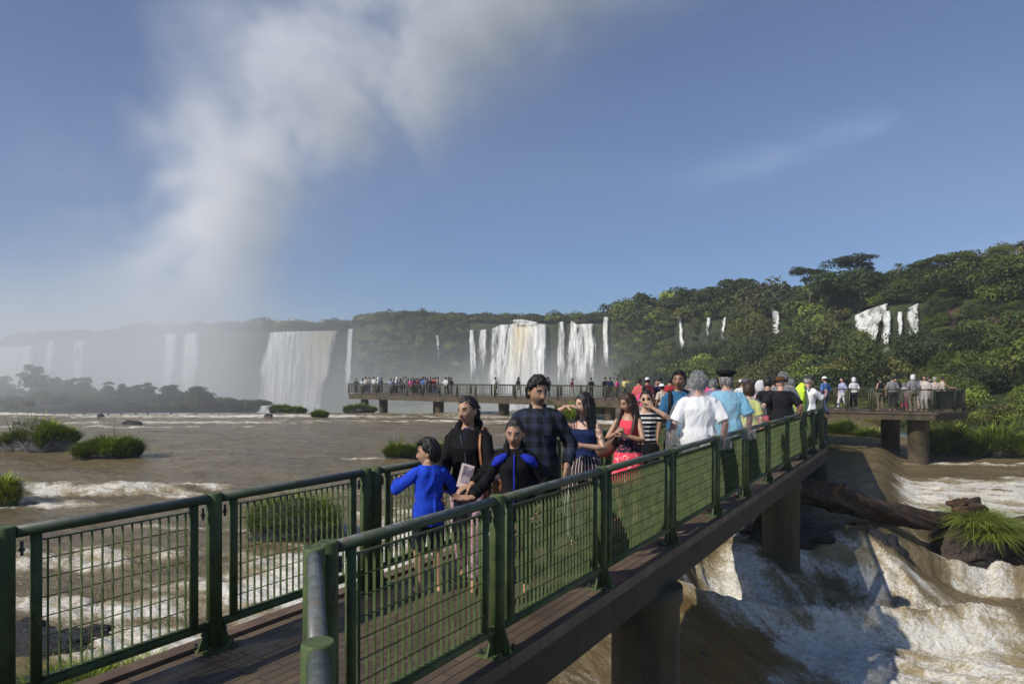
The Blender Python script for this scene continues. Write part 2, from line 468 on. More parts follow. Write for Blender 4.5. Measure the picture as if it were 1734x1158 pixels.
RS = [-1.54, 0, 1.73, 3.6, 5.5, 7.2, 8.95, 10.85, 12.8, 14.3, 15.8]
railing('guard_rail', [Rp(s) for s in RS], 0, 'green slatted guard rail on the right edge of the near footbridge, sloping across the foreground', side=1, group='guard rails of the walkways')
railing('guard_rail', [Vector((-0.25, 0.95, 0)), Vector((-0.58, 2.12, 0)), Rp(-1.54)+Vector((-0.03, -0.13, 0))], 0, 'short bend of worn green guard rail with flat capped post, nearest the camera', side=1, group='guard rails of the walkways')
LS = [-3.6, -2.4, -1.27, 0, 1.50]
railing('guard_rail', [Lp(s) for s in LS], 0, 'green guard rail on the left edge of the footbridge, nearest section at the lower left', side=-1, group='guard rails of the walkways')
LS = [1.63, 3.3, 5.0, 6.7, 8.3, 9.75]
railing('guard_rail', [Lp(s) for s in LS], 0, 'green guard rail behind the walking family on the left edge of the footbridge', side=-1, group='guard rails of the walkways')
railing('guard_rail', ext_line([Lp(9.9), Lp(14.2), Vector((6.1, 27.6, 0)), Vector((5.2, 33.5, 0))], 2.2), 0, 'green guard rail around the widened deck behind the crowd', side=-1, detail=1, group='guard rails of the walkways')
railing('guard_rail', ext_line([Rp(15.95), Vector((13.6, 31.0, 0)), Vector((14.0, 34.8, 0))], 2.2), 0, 'green guard rail beyond the crowd leading towards the right platform', side=1, detail=1, group='guard rails of the walkways')

# right viewing platform (a little higher)
PZ = 0.15
rp = empty('viewing_platform', (17, 36, 0)); tag(rp, 'viewing platform on round concrete pillars in front of the green hillside, at the right', 'platform')
F1, F2, F3, F4, F5 = Vector((12.0, 37.0, 0)), Vector((19.6, 33.0, 0)), Vector((21.9, 34.3, 0)), Vector((21.2, 38.0, 0)), Vector((12.0, 43.0, 0))
o2 = -Vector((17, 36, 0))
plat = [F1, F2, F3, F4, F5]
poly_slab([p+o2+(p-Vector((17, 38, 0))).normalized()*0.2 for p in plat], PZ-0.09, PZ, 'deck', M_DECK, rp)
poly_slab([p+o2+(p-Vector((17, 38, 0))).normalized()*0.12 for p in plat], PZ-0.36, PZ-0.094, 'edge_beam', M_CONC, rp)
for (x, y, r_) in ((19.55, 34.1, 0.46), (19.7, 36.9, 0.44), (15.85, 36.6, 0.40), (14.2, 40.5, 0.4)):
    pillar(rp, o2, x, y, PZ-0.36, -4.5, r_, r_+0.02)
def lerp(a, c, t_): return a+(c-a)*t_
fr = [F1, lerp(F1, F2, 0.45), lerp(F1, F2, 0.58), lerp(F1, F2, 0.70), lerp(F1, F2, 0.715), lerp(F1, F2, 0.86), F2]
railing('guard_rail', fr, PZ, 'green guard rail along the front of the right viewing platform', side=1, h=1.10, detail=1, group='guard rails of the walkways', slat_gap=0.13)
railing('guard_rail', [F2+Vector((0.12, 0.06, 0)), lerp(F2, F3, 0.7), F3], PZ, 'green guard rail on the short end side of the right viewing platform', side=1, h=1.10, detail=1, group='guard rails of the walkways')
railing('guard_rail', ext_line([F3+Vector((0, 0.1, 0)), F4, F5], 1.9), PZ, 'green guard rail along the back of the right viewing platform, in front of the bushes', side=1, h=1.10, detail=1, group='guard rails of the walkways', slat_gap=0.13)

# far left walkway
G0, G1, G2, G3 = Vector((-17.4, 75.5, 0)), Vector((7.3, 55.3, 0)), Vector((11.3, 46.0, 0)), Vector((12.0, 42.8, 0))
H0, H1, H2 = Vector((-16.6, 79.5, 0)), Vector((10.6, 57.5, 0)), Vector((14.4, 43.5, 0))
fl = empty('viewing_walkway', (-5, 66, 0)); tag(fl, 'long viewing walkway over the river before the waterfalls, crowded at its far left end', 'walkway')
o3 = -Vector((-5, 66, 0))
poly_slab([p+o3 for p in (G0, G1, G2, G3, Vector((14.4, 43.1, 0)), H2, H1, H0)], -0.10, 0.0, 'deck', M_DECK, fl)
beam_strip([H0, H1, H2], -0.02-0.5, -0.55, -0.104, 'edge_beam', fl, o3, M_CONC, 0.5)
beam_strip([G0, G1, G2, G3], 0.02, -0.55, -0.104, 'edge_beam', fl, o3, M_CONC, 0.5)
for (px, dy) in ((607, 1.2), (640, 0.8), (737, 0.6), (846, 0.6), (943, 0.6), (1030, 0.6)):
    tt = (px-CX)/F
    # intersection of the sight line with the front edge
    dx, dy_ = G1.x-G0.x, G1.y-G0.y
    k = (tt*G0.y-G0.x)/(dx-tt*dy_)
    p = G0+(G1-G0)*k+Vector((0.3, dy+0.5, 0))
    pillar(fl, o3, p.x, p.y, -0.55, -3.5, 0.42, 0.44, 16)
for k in (0.12, 0.35, 0.6, 0.85):
    p = lerp(H0, H1, k)+Vector((-0.4, -0.9, 0)); pillar(fl, o3, p.x, p.y, -0.55, -3.5, 0.42, 0.44, 16)
railing('guard_rail', ext_line([G0, G1, G2], 2.3), 0, 'long guard rail along the near side of the far walkway in front of the waterfalls', side=1, h=1.1, detail=0, group='guard rails of the walkways', slat_gap=0.17)
railing('guard_rail', ext_line([H0, H1, H2], 2.6), 0, 'guard rail along the far side of the far walkway', side=-1, h=1.1, detail=0, group='guard rails of the walkways', slat_gap=0.2)
railing('guard_rail', ext_line([G0+Vector((-.05, .12, 0)), H0+Vector((-.05, -.12, 0))], 1.9), 0, 'short guard rail closing the left end of the far walkway', side=-1, h=1.1, detail=0, group='guard rails of the walkways', slat_gap=0.17)
# ================================================================= water
def perp(X, Y):      # signed distance to the right of the walkway's right edge
    return (X+0.10)*NV.x+(Y-4.74)*NV.y
def water_h(X, Y):
    p = perp(X, Y)
    z = np.full_like(X, -1.62)
    # near chute (closer than 13 m): smooth brown slide into the pool
    near = 1-sst(12.2, 13.6, Y)
    t1 = sst(-2.4, 1.1, p)*near
    # cascade lobe: stays high until its front edge, then drops
    lobe = sst(12.2, 13.6, Y)*(1-sst(15.6, 16.4, Y))
    front = 1-sst(13.6, 15.7, Y-0.35*np.sin(X*2.1))
    t2 = lobe*np.maximum(sst(0.9, 3.4, p+0.12*np.sin(Y*2)), front*sst(-2.2, -0.9, p))
    mid_ = sst(15.6, 16.4, Y)*(1-sst(19.6, 20.6, Y))
    t3 = mid_*sst(0.9, 3.4, p)
    t = np.clip(np.maximum(np.maximum(t1, t2), t3), 0, 1)
    z = z-1.38*t
    far = sst(19.6, 20.8, Y)
    xr = X-(0.52*Y-0.2)
    t4 = sst(-0.6, 1.6, xr)*(1-0.25*sst(30, 44, Y))
    z = z-far*t4*0.72
    z = z+0.22*lobe*np.exp(-((p-0.6)/1.1)**2)*(1-front)
    # slight fall of the upstream river to the left and the near left race
    z = z-0.25*np.exp(-((X+1.2)**2/9+(Y-8.5)**2/7))
    # river lip into the gorge
    lip = 71+6*np.sin(X*0.05)+2*np.sin(X*0.21)
    z = z-16*sst(0, 10, Y-lip-np.clip(X+5, 0, 60)*0.35)*(1-sst(25, 45, X))
    return z
EXTRA_TH = np.linspace(-1500, 3300, 1150)
th = EXTRA_TH
Ys = np.concatenate([np.geomspace(3.0, 45, 720), np.geomspace(45.2, 130, 170)])
TT, YY = np.meshgrid((th-CX)/F, Ys)
XX = TT*YY
Z0 = water_h(XX, YY)
# flow-aligned coordinates: the river runs from the far left to the right and towards the camera
fa = R(-28); 
U = XX*math.cos(fa)+YY*math.sin(fa); V_ = -XX*math.sin(fa)+YY*math.cos(fa)
blobs = [  # px, py, assumed z, radius x, radius y, strength, rot
 (110, 838, -1.65, 5.0, .8, 1.0), (230, 822, -1.65, 3.0, .5, .5), (40, 858, -1.65, 2.4, .5, .8), (30, 700, -1.6, 14, 3, .9), (300, 715, -1.6, 11, 1.6, .75), (380, 705, -1.6, 14, 1.8, .6), (180, 722, -1.6, 14, .8, .55),
 (480, 703, -1.6, 9, 1.5, .6), (740, 712, -1.6, 12, 1.2, .45), (900, 706, -1.6, 10, 1.5, .6), (160, 950, -1.7, 2.6, .6, .7), (80, 965, -1.7, 1.3, .35, .8), (215, 1045, -1.75, 1.4, .35, .8), (120, 1030, -1.75, 1.5, .3, .6),
 (520, 1000, -1.85, 1.9, 1.2, 1.2), (350, 1120, -1.9, 1.8, .8, 1.2), (450, 1030, -1.9, 1.2, .6, .9), (620, 960, -1.85, 1.5, 1.2, .8), (330, 830, -1.65, 2.2, .3, .6), (620, 775, -1.6, 2.0, .3, .8), (560, 900, -1.7, 2.4, .5, .7), (700, 900, -1.7, 2.6, 2.4, .6),
 (640, 840, -1.7, 4, 1.0, .4), (1050, 715, -1.6, 10, 2.5, .7), (1020, 735, -1.6, 6, 1.2, .6), (1105, 715, -1.6, 5, 2, .6), (880, 700, -1.6, 8, 1, .5), (250, 900, -1.7, 2.2, .4, .35), (370, 760, -1.6, 3, .4, .3), (1115, 740, -1.6, 3, .6, .5)]
B = np.zeros_like(XX)
for (px, py, z, rx, ry, s_) in blobs:
    g = ground(px, py, z)
    B += s_*np.exp(-(((XX-g.x)/rx)**2+((YY-g.y)/ry)**2))
P_ = perp(XX, YY)
gx = np.gradient(Z0, axis=1); gy = np.gradient(Z0, axis=0)
dY = np.gradient(YY, axis=0); dX = np.gradient(XX, axis=1)
slope = np.sqrt((gx/dX)**2+(gy/dY)**2)
n_big = fbm(U*0.35, V_*0.9, 4); n_mid = fbm(U*1.4+5, V_*2.6, 5, 0.55); n_iso = fbm(XX*2.3+3*n_mid, YY*2.3-7, 5, 0.6)
right = sst(-0.4, 0.8, P_)
# foam weight
Fm = 0.04+0.9*B
pool = right*sst(0.75, 1.3, -1.62-Z0)
wave = 0.55+0.75*fbm(U*0.5+9, V_*0.7, 4)
Fm += pool*np.clip(wave-0.02, 0, 2)*0.80*(1-sst(19.5, 20.5, YY))
Fm += 0.55*np.exp(-((YY-13.0-0.6*n_big)/0.75)**2)*sst(-2.4, -0.6, P_)*(1-sst(3.2, 4.5, P_))
casc = sst(0.35, 1.2, slope)*sst(12.6, 13.6, YY)*sst(-2.6, -1.6, P_)
Fm += 0.55*casc*(1-sst(17, 18, YY))
g_ = ground(1262, 955, -1.9); Fm += 1.0*np.exp(-(((XX-g_.x)/.5)**2+((YY-g_.y)/.7)**2))
g_ = ground(1225, 895, -1.62); Fm += 0.7*np.exp(-(((XX-g_.x)/1.0)**2+((YY-g_.y)/1.0)**2))
Fm -= 0.30*np.exp(-(((P_+0.15)/0.8)**2))*(1-sst(11.8, 12.6, YY))*sst(9.2, 10.4, YY)
Fm += 0.34*sst(-3.0, -1.5, P_)*(1-sst(12.5, 13.5, YY))*sst(4, 5, YY)
Fm += 0.45*(1-sst(8.2, 9.6, YY))*sst(-2, 0, P_)*sst(5, 6, YY)
farr = sst(19.8, 21, YY)*right
xr = XX-(0.52*YY-0.2)
Fm += farr*np.clip(sst(0.2, 1.3, xr)*(1-sst(27, 30.5, YY-0.1*xr)), 0, 1)*0.95
Fm += farr*0.7*np.exp(-((YY-33.6-0.5*np.sin(XX))/0.7)**2)*sst(17, 19, XX)+farr*0.5*np.exp(-((YY-36.8-0.1*xr)/0.8)**2)
Fm += 0.7*np.exp(-(((XX-9.6)/1.6)**2+((YY-18.4)/.8)**2))
Fm += 0.32*np.exp(-(((P_-2.1)/1.0)**2+((YY-14.6)/1.5)**2))+0.30*sst(2.4, 3.4, P_)*sst(15, 16, YY)*(1-sst(18.6, 19.6, YY))
calm = np.exp(-(((XX-8.9)/1.2)**2+((YY-16.6)/1.6)**2)); Fm -= 0.45*calm
Fm += farr*0.5*np.exp(-(((XX-24)/3)**2+((YY-38)/1.0)**2))
leftfar = (1-right)*(0.10+sst(40, 68, YY)*0.20)
Fm += leftfar
foam = np.clip(Fm*0.95-0.22+0.55*n_mid+0.30*n_big+0.25*n_iso, 0, 1)*np.clip(Fm*2.2, 0.0, 1)
rough = 0.25+0.75*np.clip(Fm+casc, 0, 1)
dist_fade = 1.0
H = 0.10*fbm(U*0.5, V_*0.8, 4)+0.07*n_mid*rough+0.035*fbm(XX*3.1, YY*3.6, 4, .6)
H += (0.10*fbm(U*1.3+3, V_*3.0, 5, .62)+0.10*n_iso*n_mid+0.05*fbm(U*3.4, V_*6, 3, .6))*np.clip(Fm, 0, 1)*0.95
aF = XX*0.75-YY*0.66; bF = XX*0.66+YY*0.75; chz = sst(-3.2, -2.0, P_)*(1-sst(19, 21, YY))
H += chz*(0.050*fbm(aF*0.5, bF*1.7, 5, .58)+0.020*fbm(aF*1.5+4, bF*5, 4, .6))
H += casc*0.16*fbm(XX*4.3+2, YY*1.3, 4, .6)
H += 0.10*np.exp(-((n_big-0.1)/0.1)**2)*right*pool
# standing wave, upper left
g_ = ground(130, 832, -1.65); H += 0.28*np.exp(-(((XX-g_.x)/4.5)**2+((YY-g_.y)/.9)**2))
g_ = ground(215, 940, -1.7); H += 0.12*np.exp(-(((XX-g_.x)/2.5)**2+((YY-g_.y)/.5)**2))
H += 0.25*farr*np.exp(-((xr-0.2)/0.6)**2)
Z = Z0+H
nr, nc = XX.shape
idx = np.arange(nr*nc).reshape(nr, nc)
Q = np.stack([idx[:-1, :-1], idx[:-1, 1:], idx[1:, 1:], idx[1:, :-1]], -1).reshape(-1, 4)
wm = mesh_np('water', np.stack([XX, YY, Z], -1).reshape(-1, 3), Q)
vattr(wm, 'foam', foam.ravel()); vattr(wm, 'depthy', (np.clip(0.5+n_big*1.5+0.5*n_mid, 0, 1)).ravel())
amber_glow = np.exp(-(((P_+0.1)/1.2)**2+((YY-10.9)/2.1)**2))  # amber water, brightened in colour to imitate its translucent glow under the walkway
vattr(wm, 'amber_glow', amber_glow.ravel())
fr_ = sst(-3.2, -2.0, P_)*(1-sst(19, 21, YY))*sst(4, 5, YY)
vattr(wm, 'fr', fr_.ravel())
def mat_water():
    m, t, b, tc = new_mat('brown_river_water')
    p = t.node('ShaderNodeNewGeometry').outputs['Position']
    fo = t.attr('foam').outputs['Fac']; dp = t.attr('depthy').outputs['Fac']; am = t.attr('amber_glow').outputs['Fac']
    v = t.mapping(p, (1, 1.7, 0.8), (0, 0, R(20)))
    n1 = t.noise(v, 3.2, 7, 0.68, 0.9); n2 = t.noise(v, 11, 6, 0.7, 0.6); n3 = t.noise(p, 38, 4, 0.7)
    def ridge(n): return t.math('SUBTRACT', 1.0, t.math('ABSOLUTE', t.math('MULTIPLY', t.math('SUBTRACT', n, 0.5), 4.5)))
    vs = t.mapping(p, (0.8, 2.6, 0.8), (0, 0, R(28)))
    def flow(ang, sx_, sy_): return t.mapping(t.mapping(p, (1, 1, 1), (0, 0, R(ang))), (sx_, sy_, 0.9))
    fB = flow(50, 0.55, 2.8); vs = flow(28, 0.8, 2.6); frr = t.attr('fr').outputs['Fac']
    def fmix(a, b_): return t.math('ADD', t.math('MULTIPLY', a, t.math('SUBTRACT', 1.0, frr)), t.math('MULTIPLY', b_, frr))
    n4 = fmix(t.noise(vs, 1.5, 6, 0.62, 1.2), t.noise(fB, 1.6, 7, 0.66, 0.8)); n5 = fmix(t.noise(vs, 5.0, 6, 0.68, 0.9), t.noise(fB, 5.5, 6, 0.7, 0.6))
    rd = t.math('MAXIMUM', t.math('MULTIPLY', ridge(n4), 0.9), t.math('MULTIPLY', ridge(n5), 0.75))
    gr_ = t.math('ADD', t.math('MULTIPLY', t.math('SUBTRACT', n2, 0.5), 1.1), t.math('MULTIPLY', t.math('SUBTRACT', n3, 0.5), 1.3))
    f1 = t.math('ADD', t.math('ADD', t.math('MULTIPLY', fo, 1.25), t.math('MULTIPLY', rd, 0.42)), gr_)
    f1 = t.math('ADD', f1, t.math('MULTIPLY', t.math('SUBTRACT', t.noise(vs, 0.55, 5, 0.6, 1.5), 0.5), 1.9))
    ff = t.math('MULTIPLY', t.maprange(f1, 0.66, 1.36), t.maprange(fo, 0.0, 0.25))
    sp = t.math('MULTIPLY', t.maprange(n5, 0.66, 0.76), t.maprange(n4, 0.50, 0.62))
    ff = t.math('MAXIMUM', ff, t.math('MULTIPLY', sp, 0.30))
    c = t.mix(dp, (0.115, 0.088, 0.044), (0.185, 0.140, 0.070))
    c = t.mix(t.math('MULTIPLY', t.maprange(n4, 0.35, 0.68), 0.7), c, (0.23, 0.175, 0.09))
    c = t.mix(t.math('MULTIPLY', am, 0.85), c, t.mix(n4, (0.20, 0.092, 0.010), (0.36, 0.22, 0.07)))
    c = t.mix(t.math('MULTIPLY', t.maprange(fo, 0.05, 0.6), t.maprange(n4, 0.2, 0.6, 0.45, 1.0)), c, (0.40, 0.32, 0.18))
    c = t.mix(ff, c, t.mix(t.maprange(n2, 0.3, 0.6), (0.58, 0.51, 0.38), (0.84, 0.82, 0.76)))
    t.link(c, b.inputs['Base Color'])
    t.link(t.maprange(ff, 0, 0.7, 0.14, 0.8), b.inputs['Roughness'])
    b.inputs['IOR'].default_value = 1.33
    t.link(t.maprange(ff, 0, 1, 0.38, 0.12), b.inputs['Specular IOR Level'])
    h = t.math('ADD', t.math('ADD', t.math('MULTIPLY', n5, 0.7), t.math('MULTIPLY', n1, 0.8)), t.math('ADD', t.math('MULTIPLY', n2, 0.5), t.math('MULTIPLY', n3, 0.16)))
    t.link(t.bump(h, 0.75, 0.14), b.inputs['Normal'])
    return m
M_WATER = mat_water()
wo = link('water', wm, M_WATER); tag(wo, 'turbulent brown river water streaked with white foam', 'river', kind='structure')

# river bed / ground reaching the horizon
gm = MB(); 
S_ = 9000
gm.box((0, 200, -24), (1380, 980, 2.0))
M_BED = mat('gorge_floor', (0.05, 0.055, 0.035), 0.9, scale=0.2)
tag(gm.build('ground', M_BED), 'dark gorge floor and land below the cliffs', 'ground', kind='structure')

# ================================================================= cliffs and hillside
# x column: (Y, py) for shore, toe, cliff foot, cliff top, crest, back
CT = {
 -900: [(300,700),(305,692),(310,680),(315,596),(350,585),(460,580)],
 -300: [(300,700),(305,692),(310,680),(315,594),(350,580),(460,575)],
 0:    [(288,700),(290,690),(295,680),(300,588),(335,582),(450,580)],
 55:   [(288,700),(290,690),(294,680),(298,586),(330,578),(450,576)],
 75:   [(286,700),(290,690),(294,680),(297,577),(330,569),(440,567)],
 145:  [(283,700),(288,690),(291,680),(294,575),(325,568),(440,566)],
 170:  [(278,700),(282,690),(286,680),(290,572),(320,572),(430,570)],
 330:  [(255,700),(258,690),(262,680),(265,562),(300,555),(420,552)],
 440:  [(224,705),(228,695),(230,685),(233,566),(260,552),(400,550)],
 575:  [(204,705),(207,690),(209,680),(211,566),(240,553),(380,550)],
 592:  [(200,705),(202,690),(205,680),(207,564),(236,553),(370,552)],
 606:  [(186,705),(188,695),(190,684),(193,550),(205,546),(360,550)],
 680:  [(176,705),(180,690),(183,678),(186,540),(200,540),(340,545)],
 860:  [(165,705),(170,690),(173,668),(178,550),(195,544),(330,548)],
 900:  [(163,705),(168,690),(171,668),(176,551),(195,544),(330,548)],
 1030: [(152,700),(158,680),(163,660),(168,548),(185,542),(320,547)],
 1110: [(128,696),(138,668),(154,640),(159,548),(178,539),(320,545)],
 1200: [(105,694),(125,655),(142,610),(147,548),(168,530),(310,538)],
 1290: [(88,694),(110,645),(128,590),(133,542),(160,530),(310,538)],
 1380: [(70,702),(95,640),(113,588),(118,542),(142,521),(300,530)],
 1450: [(56,716),(84,640),(100,592),(104,532),(125,515),(290,524)],
 1505: [(50,727),(78,640),(95,594),(99,518),(112,512),(285,522)],
 1560: [(46,738),(72,640),(91,597),(95,516),(112,494),(280,505)],
 1600: [(42,750),(66,640),(84,592),(89,512),(104,480),(270,490)],
 1734: [(37,772),(56,645),(72,585),(77,520),(95,456),(260,466)],
 2000: [(33,790),(48,650),(58,580),(63,500),(80,440),(250,450)],
 2700: [(28,810),(40,650),(48,570),(53,490),(66,430),(240,440)],
}
ks = sorted(CT); LV = 6
tabY = np.array([[CT[k][i][0] for k in ks] for i in range(LV)], float)
tabP = np.array([[CT[k][i][1] for k in ks] for i in range(LV)], float)
def terr(px, lv):
    """px picture column (array), lv 0..5 level -> X,Y,Z"""
    px = np.asarray(px, float); lv = np.asarray(lv, float)
    yy = np.stack([np.interp(px, ks, tabY[i]) for i in range(LV)]); pp = np.stack([np.interp(px, ks, tabP[i]) for i in range(LV)])
    zz = CZ-(pp-HY)/F*yy
    i0 = np.clip(np.floor(lv).astype(int), 0, LV-2); f = lv-i0
    ar = np.arange(px.size).reshape(px.shape) if px.ndim == 1 else None
    tk = lambda A, i: np.take_along_axis(A, i[None, ...], 0)[0]
    Y = tk(yy, i0)*(1-f)+tk(yy, i0+1)*f; Z = tk(zz, i0)*(1-f)+tk(zz, i0+1)*f
    return (px-CX)/F*Y, Y, Z
cols = np.concatenate([np.linspace(-900, 0, 90), np.linspace(2, 1740, 620), np.linspace(1745, 2700, 150)])
lvs = np.concatenate([np.linspace(0, 2, 30)[:-1], np.linspace(2, 3, 50)[:-1], np.linspace(3, 5, 26)])
PX, LVV = np.meshgrid(cols, lvs)
X, Y, Zt = terr(PX, LVV)
clf = np.exp(-((LVV-2.5)/0.45)**2)
A_ = X*0.97+Y*0.2
n1 = fbm(A_*0.12, Zt*0.12+Y*0.05, 5, .6); n2 = fbm(A_*0.5, Zt*0.16, 4, .6)
FR = [(420, 600), (785, 1036), (1140, 1166), (1186, 1206), (1216, 1234), (1298, 1328), (1440, 1564)]
damp = np.zeros_like(PX)
for q0, q1 in FR: damp = np.maximum(damp, sst(q0-10, q0, PX)*(1-sst(q1, q1+10, PX)))
damp *= sst(0.6, 1.6, LVV)*(1-sst(3.0, 3.3, LVV))
Dy = (2.2*n1+1.0*n2)*(0.4+0.6*clf)*np.clip(Y/150, 0.4, 1.2)*(1-damp)+damp*0.6
Y2 = Y+Dy; X2 = X*(Y2/Y); Z2 = Zt+0.6*fbm(X*0.15, Y*0.15, 3)*sst(0, 0.4, LVV)*(1-damp)
nr, nc = X.shape; idx = np.arange(nr*nc).reshape(nr, nc)
Q = np.stack([idx[:-1, :-1], idx[:-1, 1:], idx[1:, 1:], idx[1:, :-1]], -1).reshape(-1, 4)
tm = mesh_np('hills', np.stack([X2, Y2, Z2], -1).reshape(-1, 3), Q)
rock = clf*np.clip(sst(1575, 1620, PX)*1.0+0.25*sst(0.1, 0.4, n1)+sst(1380, 1420, PX)*(1-sst(1420, 1445, PX))*0.7, 0, 1)
vattr(tm, 'rock', rock.ravel()); vattr(tm, 'wet', (damp*clf*(PX < 1300)+damp*clf*0.5*(PX >= 1300)).ravel())
def mat_cliff():
    m, t, b, tc = new_mat('mossy_cliff')
    p = t.node('ShaderNodeNewGeometry').outputs['Position']
    rk = t.attr('rock').outputs['Fac']
    v = t.mapping(p, (1, 1, 0.22)); vh = t.mapping(p, (0.3, 0.3, 1.3))
    n1 = t.noise(v, 0.35, 6, 0.65); n2 = t.noise(p, 1.2, 6, 0.7); n3 = t.noise(vh, 0.6, 5, 0.6, 0.5)
    g = t.mix(t.maprange(n1, 0.35, 0.65), (0.030, 0.044, 0.016), (0.066, 0.090, 0.028))
    g = t.mix(t.maprange(n2, 0.45, 0.65), g, (0.075, 0.095, 0.03))
    r_ = t.mix(t.maprange(n3, 0.4, 0.6), (0.030, 0.022, 0.020), (0.115, 0.062, 0.045))
    r_ = t.mix(t.maprange(n2, 0.55, 0.7), r_, (0.17, 0.105, 0.085))
    c = t.mix(t.maprange(t.math('ADD', rk, t.math('MULTIPLY', t.math('SUBTRACT', n1, 0.5), 1.2)), 0.35, 0.6), g, r_)
    we = t.attr('wet').outputs['Fac']; n4 = t.noise(t.mapping(p, (1, 1, 0.12)), 0.8, 5, 0.65)
    c = t.mix(t.math('MULTIPLY', we, 0.92), c, t.mix(t.maprange(n4, .38, .62), (0.016, 0.017, 0.015), (0.062, 0.066, 0.048)))
    t.link(c, b.inputs['Base Color']); b.inputs['Roughness'].default_value = 0.95
    b.inputs['Specular IOR Level'].default_value = 0.2
    t.link(t.bump(t.math('ADD', n2, n1), 0.9, 0.9), b.inputs['Normal'])
    return m
tag(link('hills', tm, mat_cliff()), 'green cliffs and hillside around the waterfalls', 'cliff', kind='structure')

# ================================================================= leaf clumps
def mat_leaf(name, gloss=0.45):
    m, t, b, tc = new_mat(name)
    at_ = t.attr('tint')
    n = t.noise(t.node('ShaderNodeNewGeometry').outputs['Position'], 2.0, 2, 0.5)
    c = t.mix(t.math('MULTIPLY', t.maprange(n, 0.3, 0.7), 0.5), at_.outputs['Color'], t.mix(1.0, at_.outputs['Color'], (0.75, 0.80, 0.6), 'MULTIPLY'))
    t.link(c, b.inputs['Base Color']); b.inputs['Roughness'].default_value = 0.55; b.inputs['Specular IOR Level'].default_value = 0.25
    tr = t.node('ShaderNodeBsdfTranslucent'); t.link(t.mix(1.0, c, (0.9, 1.0, 0.4), 'MULTIPLY'), tr.inputs[0])
    ms = t.node('ShaderNodeMixShader'); ms.inputs[0].default_value = 0.22
    t.link(b.outputs[0], ms.inputs[1]); t.link(tr.outputs[0], ms.inputs[2])
    t.link(ms.outputs[0], t.n['Material Output'].inputs[0])
    return m
M_LEAF = mat_leaf('leaves')
def clump(n, lsz, seed, flat=0.75, lobes=7, bottom=-0.25):
    """n leaf quads over a lumpy unit crown; returns verts (n*4,3)"""
    r_ = np.random.default_rng(seed)
    lc = r_.normal(size=(lobes, 3)); lc /= np.linalg.norm(lc, axis=1)[:, None]; lc *= r_.uniform(0.25, 0.62, (lobes, 1)); lc[:, 2] = np.abs(lc[:, 2])*1.0+bottom*0.3
    lr = r_.uniform(0.33, 0.55, lobes)
    k = r_.integers(0, lobes, n)
    d = r_.normal(size=(n, 3)); d /= np.linalg.norm(d, axis=1)[:, None]; d[:, 2] = np.where(d[:, 2] < -0.35, -d[:, 2], d[:, 2])
    c = lc[k]+d*(lr[k]*r_.uniform(0.80, 1.08, n))[:, None]
    c[:, 2] *= flat
    nrm = d+r_.normal(size=(n, 3))*0.55; nrm[:, 2] += 0.25; nrm /= np.linalg.norm(nrm, axis=1)[:, None]
    a = np.cross(nrm, r_.normal(size=(n, 3))); a /= np.linalg.norm(a, axis=1)[:, None]; b = np.cross(nrm, a)
    s_ = (lsz*r_.uniform(0.6, 1.4, n))[:, None]
    e = 0.62
    V = np.stack([c-a*s_, c-b*s_*e+nrm*s_*0.2, c+a*s_, c+b*s_*e+nrm*s_*0.1], 1)
    return V.reshape(-1, 3).astype(np.float32)
GREENS = np.array([(0.046, 0.066, 0.018), (0.078, 0.108, 0.024), (0.125, 0.155, 0.030), (0.036, 0.054, 0.020), (0.125, 0.118, 0.034), (0.085, 0.090, 0.030), (0.19, 0.23, 0.04)])
class Leaves:
    def __init__(s): s.V = []; s.C = []
    def add(s, base, pos, scale, rot, col):
        c, n = math.cos(rot), math.sin(rot)
        M = np.array([[c, -n, 0], [n, c, 0], [0, 0, 1]], np.float32)*1.0
        v = (base*np.asarray(scale, np.float32))@M.T+np.asarray(pos, np.float32)
        s.V.append(v)
        k = len(base)//4
        jit = rng.uniform(0.75, 1.25, (k, 1))*np.asarray(col)[None, :]
        s.C.append(np.repeat(jit, 4, 0))
    def mesh(s, name):
        V = np.concatenate(s.V); C = np.concatenate(s.C)
        Q = np.arange(len(V)).reshape(-1, 4)
        me = mesh_np(name, V, Q, False); vattr(me, 'tint', C.astype(np.float32)); return me
BASE = [clump(300, 0.085, 100+i, lobes=5+i % 5) for i in range(8)]
BASEF = [clump(900, 0.046, 130+i, lobes=7+i % 5) for i in range(6)]
FL = Leaves()
FALLS_PX = [(420, 580, 190), (580, 600, 190), (790, 930, 165), (936, 1034, 155), (1143, 1166, 148), (1188, 1206, 136), (1216, 1234, 136), (1298, 1328, 120), (1438, 1566, 84)]
